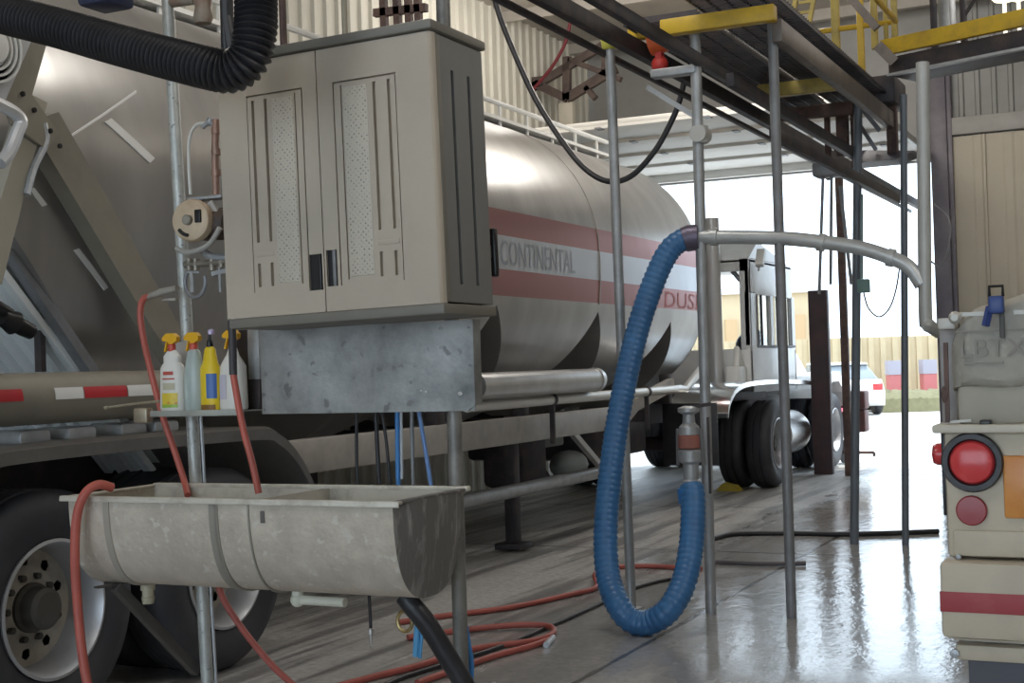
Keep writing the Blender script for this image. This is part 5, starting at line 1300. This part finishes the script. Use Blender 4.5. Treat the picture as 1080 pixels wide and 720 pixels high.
m = MB(); m.add([(a.x + v.x * 1.05, yr - .009 - v.z, a.z + v.y) for v in vs], fs); m.build('lettering', mat('faded_letter', (.30, .28, .245), .7), cov, smooth=0)
m = MB(); m.box((a.x - .008, yr - .012, a.z + .060), (a.x + .35, yr - .004, a.z + .064)); m.box((a.x + .01, yr - .012, a.z - .016), (a.x + .10, yr - .004, a.z - .012)); m.build('stitch_line', MATS['faded_letter'], cov)
# blue clamp with dark strap
m = MB(); c = P(1051, 321, Y=yr - .02); m.box((c.x - .016, yr - .05, c.z - .022), (c.x + .018, yr - .015, c.z + .02), .006); m.obox((c.x - .014, yr - .03, c.z - .005), (c.x - .024, yr - .04, c.z - .05), .012, .014)
clampo = m.build('clamp', BLUECL, rtk)
m = MB(); m.tube([c + V((-.014, -.01, .018)), c + V((-.014, -.01, .043)), c + V((.016, -.01, .043)), c + V((.016, -.01, .018))], .004, 8); m.build('clamp_ring', BLACKP, clampo)
m = MB(); m.box((c.x + .004, yr - .016, z(357)), (c.x + .016, yr - .008, c.z - .02), .003); m.build('strap', mat('strap_dark', (.10, .095, .09), .6), clampo)
m = MB(); p = P(1040, 447, Y=yr); m.box((p.x - .013, yr - .02, p.z - .004), (p.x + .013, yr + .01, p.z + .010), .003); m.build('rubber_stop', BLACKP, rtk)
m = MB(); m.box((TL + .1, yr + .1, .95), (XR_ - .1, yr + 6, 1.08), .02); m.lathe([(.0001, 0), (.9, 0.02), (.9, 5.8), (.0001, 5.82)], (TL + 1.2, yr + .12, z(412) - .9 + .02), (0, 1, 0), 32) if False else m.box((TL + .12, yr + .1, 1.0), (XR_ - .1, yr + 6, z(405)), .05); m.build('body', TRUCKM, rtk)
for xx in (TL + .45, XR_ - .12):
    w = wheel_parts('wheel', rtk, (xx, yr + 1.2, WR), src=W0)
    if xx < TL + 1: w.rotation_euler = (0, 0, PI); w.location = V((TL + .12, yr + 1.2, WR)) - WLOC[rtk.name]

# ================================================================== OUTSIDE
def far(px, Zc):
    d = rt * ((px - 540) / F) + fw; p = CAM + d * Zc; return V((p.x, p.y, 0))


FW_ = f0; FR = r0
def fbox(mb, px0, px1, y0, y1, Zc, dep):
    """block facing the camera at distance Zc; y0,y1 heights in metres"""
    a = far(px0, Zc); b = far(px1, Zc); mb.prism([(a.x, a.y, y0), (b.x, b.y, y0), (b.x, b.y, y1), (a.x, a.y, y1)], f0 * dep)


YELB = mat('yellow_cladding', (.50, .40, .25), .6, 0, (.45, .36, .225), 2, .4, .7)
m = MB()
a = far(700, 40); b = far(1120, 40); dd = (b - a).normalized(); L_ = (b - a).length; nrib = int(L_ / .35)
fbox(m, 700, 1120, 0, 2.05, 40.06, .3)
for k in range(nrib): p = a + dd * (k * .35); m.prism([(p.x, p.y, .05), (p.x + dd.x * .16, p.y + dd.y * .16, .05), (p.x + dd.x * .16, p.y + dd.y * .16, 2.03), (p.x, p.y, 2.03)], f0 * .07)
tag(m.build('cladding_fence', YELB, smooth=0), 'long low yellow ribbed metal wall across the sunny yard', 'wall')
yb_ = thing('yellow_building', 'pale yellow building beyond the yard seen through the tractor cab', 'building', far(790, 46))
m = MB(); fbox(m, 690, 872, 0, 3.6, 44, 8); m.build('walls', mat('pale_yellow_wall', (.55, .44, .28), .6, 0, (.50, .40, .26), 1, .4, .7), yb_)
m = MB(); fbox(m, 686, 876, 3.6, 3.8, 43.8, 8.4); m.build('roof', WHITE, yb_)
for wx, wa, wb in ((838, 1.8, 2.9), (766, 1.5, 2.8)): m = MB(); fbox(m, wx, wx + 12, wa, wb, 43.9, .1); m.build('window', mat('orange_brick', (.50, .34, .19), .6), yb_)
GR = mat('dry_grass', (.13, .125, .065), .9, 0, (.18, .165, .09), 8, .35, .7, .4, 10)
m = MB(); a = far(925, 36); b = far(1120, 36); nseg = 60; vs = []; 
for k in range(nseg + 1):
    p = a.lerp(b, k / nseg)
    for j, (t, h) in enumerate(((0, 0), (.15, .35), (.5, .52), (1.2, .56), (2.2, .0))): vs.append((p.x + f0.x * t, p.y + f0.y * t, h * (1 + .16 * mnoise.noise(V((k * .9, j * 2.1, 0)))) if h else 0))
m.add(vs, [[k * 5 + j, (k + 1) * 5 + j, (k + 1) * 5 + j + 1, k * 5 + j + 1] for k in range(nseg) for j in range(4)]); tag(m.build('grass', GR), 'strip of dry green grass below the yellow wall', 'grass', kind='stuff')
for i, px in enumerate((944, 980)):
    a = far(px, 38.6); rr = thing('fuel_pump', ('red and grey pump by the yellow wall, nearer the car', 'red and grey pump by the yellow wall, half behind the doorway column')[i], 'pump', a, 'pumps at the yellow wall')
    m = MB(); fbox(m, px - 7, px + 7, 0, .95, 38.6, .4); m.build('lower_case', mat('pump_red', (.50, .15, .15), .5), rr)
    m = MB(); fbox(m, px - 7.5, px + 7.5, .95, 1.35, 38.58, .42); m.build('upper_case', mat('pump_grey', (.36, .34, .4), .5), rr)
# parked white car, seen from behind
cc = far(898, 34.5); car = thing('car', 'pale white car parked in the sunny yard before the yellow wall', 'car', cc)
def cp(x, d, h): return cc + r0 * x + f0 * d + V((0, 0, h))


def loft(mb, secs):
    n = len(secs[0]); vs = [p for s in secs for p in s]
    mb.add(vs, [[i * n + j, i * n + (j + 1) % n, (i + 1) * n + (j + 1) % n, (i + 1) * n + j] for i in range(len(secs) - 1) for j in range(n)] + [list(range(n))[::-1], [(len(secs) - 1) * n + j for j in range(n)]])


def csec(d, w, h0, h1, wt): return [cp(-w, d, h0), cp(w, d, h0), cp(w * 1.02, d, h0 + (h1 - h0) * .55), cp(w * wt, d, h1), cp(-w * wt, d, h1), cp(-w * 1.02, d, h0 + (h1 - h0) * .55)]


m = MB(); loft(m, [csec(0, .74, .32, .78, .93), csec(.12, .82, .24, .90, .92), csec(1.2, .84, .22, .92, .92), csec(3.4, .84, .22, .90, .92), csec(4.1, .80, .24, .76, .9), csec(4.3, .7, .32, .66, .9)]); bdy = m.build('body', WHITE, car)
m = MB(); loft(m, [csec(.5, .76, .88, .92, .95), csec(1.1, .72, .88, 1.30, .86), csec(2.3, .72, .88, 1.32, .86), csec(3.1, .76, .86, .92, .95)]); m.build('cabin', mat('car_glass', (.16, .19, .22), .1), car)
m = MB(); loft(m, [csec(1.0, .64, 1.28, 1.33, .95), csec(2.35, .64, 1.30, 1.35, .95)]); m.build('roof', WHITE, car)
for x in (-.8, .8):
    for d in (.85, 3.4):
        m = MB(); m.lathe([(.18, -.1), (.3, -.1), (.32, -.07), (.32, .07), (.3, .1), (.18, .1), (.17, .06), (.0001, .06)], cp(x, d, .32), r0, 24); m.build('wheel', RUB, car)
for x in (-.62, .62): m = MB(); m.prism([cp(x - .12, -.02, .64), cp(x + .12, -.02, .64), cp(x + .12, -.02, .8), cp(x - .12, -.02, .8)], f0 * .15); m.build('tail_light', REDL, car)
m = MB(); m.prism([cp(-.25, -.025, .5), cp(.25, -.025, .5), cp(.25, -.025, .62), cp(-.25, -.025, .62)], f0 * .05); m.build('plate', mat('plate_grey', (.6, .6, .55), .5), car)
# wheel chock
m = MB(); p = P(766, 518, Z=0); m.prism([(p.x - .13, p.y, 0), (p.x + .15, p.y, 0), (p.x + .10, p.y, .06), (p.x - .04, p.y, .09)], (0, .16, 0)); tag(m.build('wheel_chock', mat('chock_yellow', (.50, .38, .05), .6)), 'yellow wheel chock on the floor behind the tractor wheel', 'chock')

# ================================================================== LIGHT
w = bpy.data.worlds.new('world'); scene.world = w; w.use_nodes = True; nt = w.node_tree
bg = nt.nodes['Background']; bg.inputs['Color'].default_value = (.73, .87, 1.0, 1); bg.inputs['Strength'].default_value = 3.3
sd_ = bpy.data.lights.new('sun', 'SUN'); sd_.energy = 3.6; sd_.angle = .02; sd_.color = (1, .95, .86)
so = bpy.data.objects.new('sun', sd_); COL.objects.link(so); so.rotation_euler = (math.radians(-8), math.radians(14), 0)
for x, y, zl, en in ((-2.6, 0.6, 5.2, 75), (-3.3, 6.5, 5.2, 80), (-3.6, 13.2, 5.3, 150), (-6.6, 13.6, 5.2, 45), (2.5, 4, 5.2, 120), (1.0, 13, 5.2, 70)):  # unseen point lights without fixtures, added to fill the dim interior
    ld = bpy.data.lights.new('fill_light', 'POINT'); ld.shadow_soft_size = .7; ld.energy = en * 1.4; ld.color = (1, .955, .89)
    lo_ = bpy.data.objects.new('fill_light', ld); COL.objects.link(lo_); lo_.location = (x, y, zl)
vs_ = scene.view_settings; vs_.view_transform = 'Standard'; vs_.look = 'None'; vs_.gamma = 1; vs_.exposure = 0.1; vs_.use_curve_mapping = False
scene.cycles.use_denoising = True
scene.cycles.max_bounces = 8; scene.cycles.diffuse_bounces = 5; scene.cycles.glossy_bounces = 4
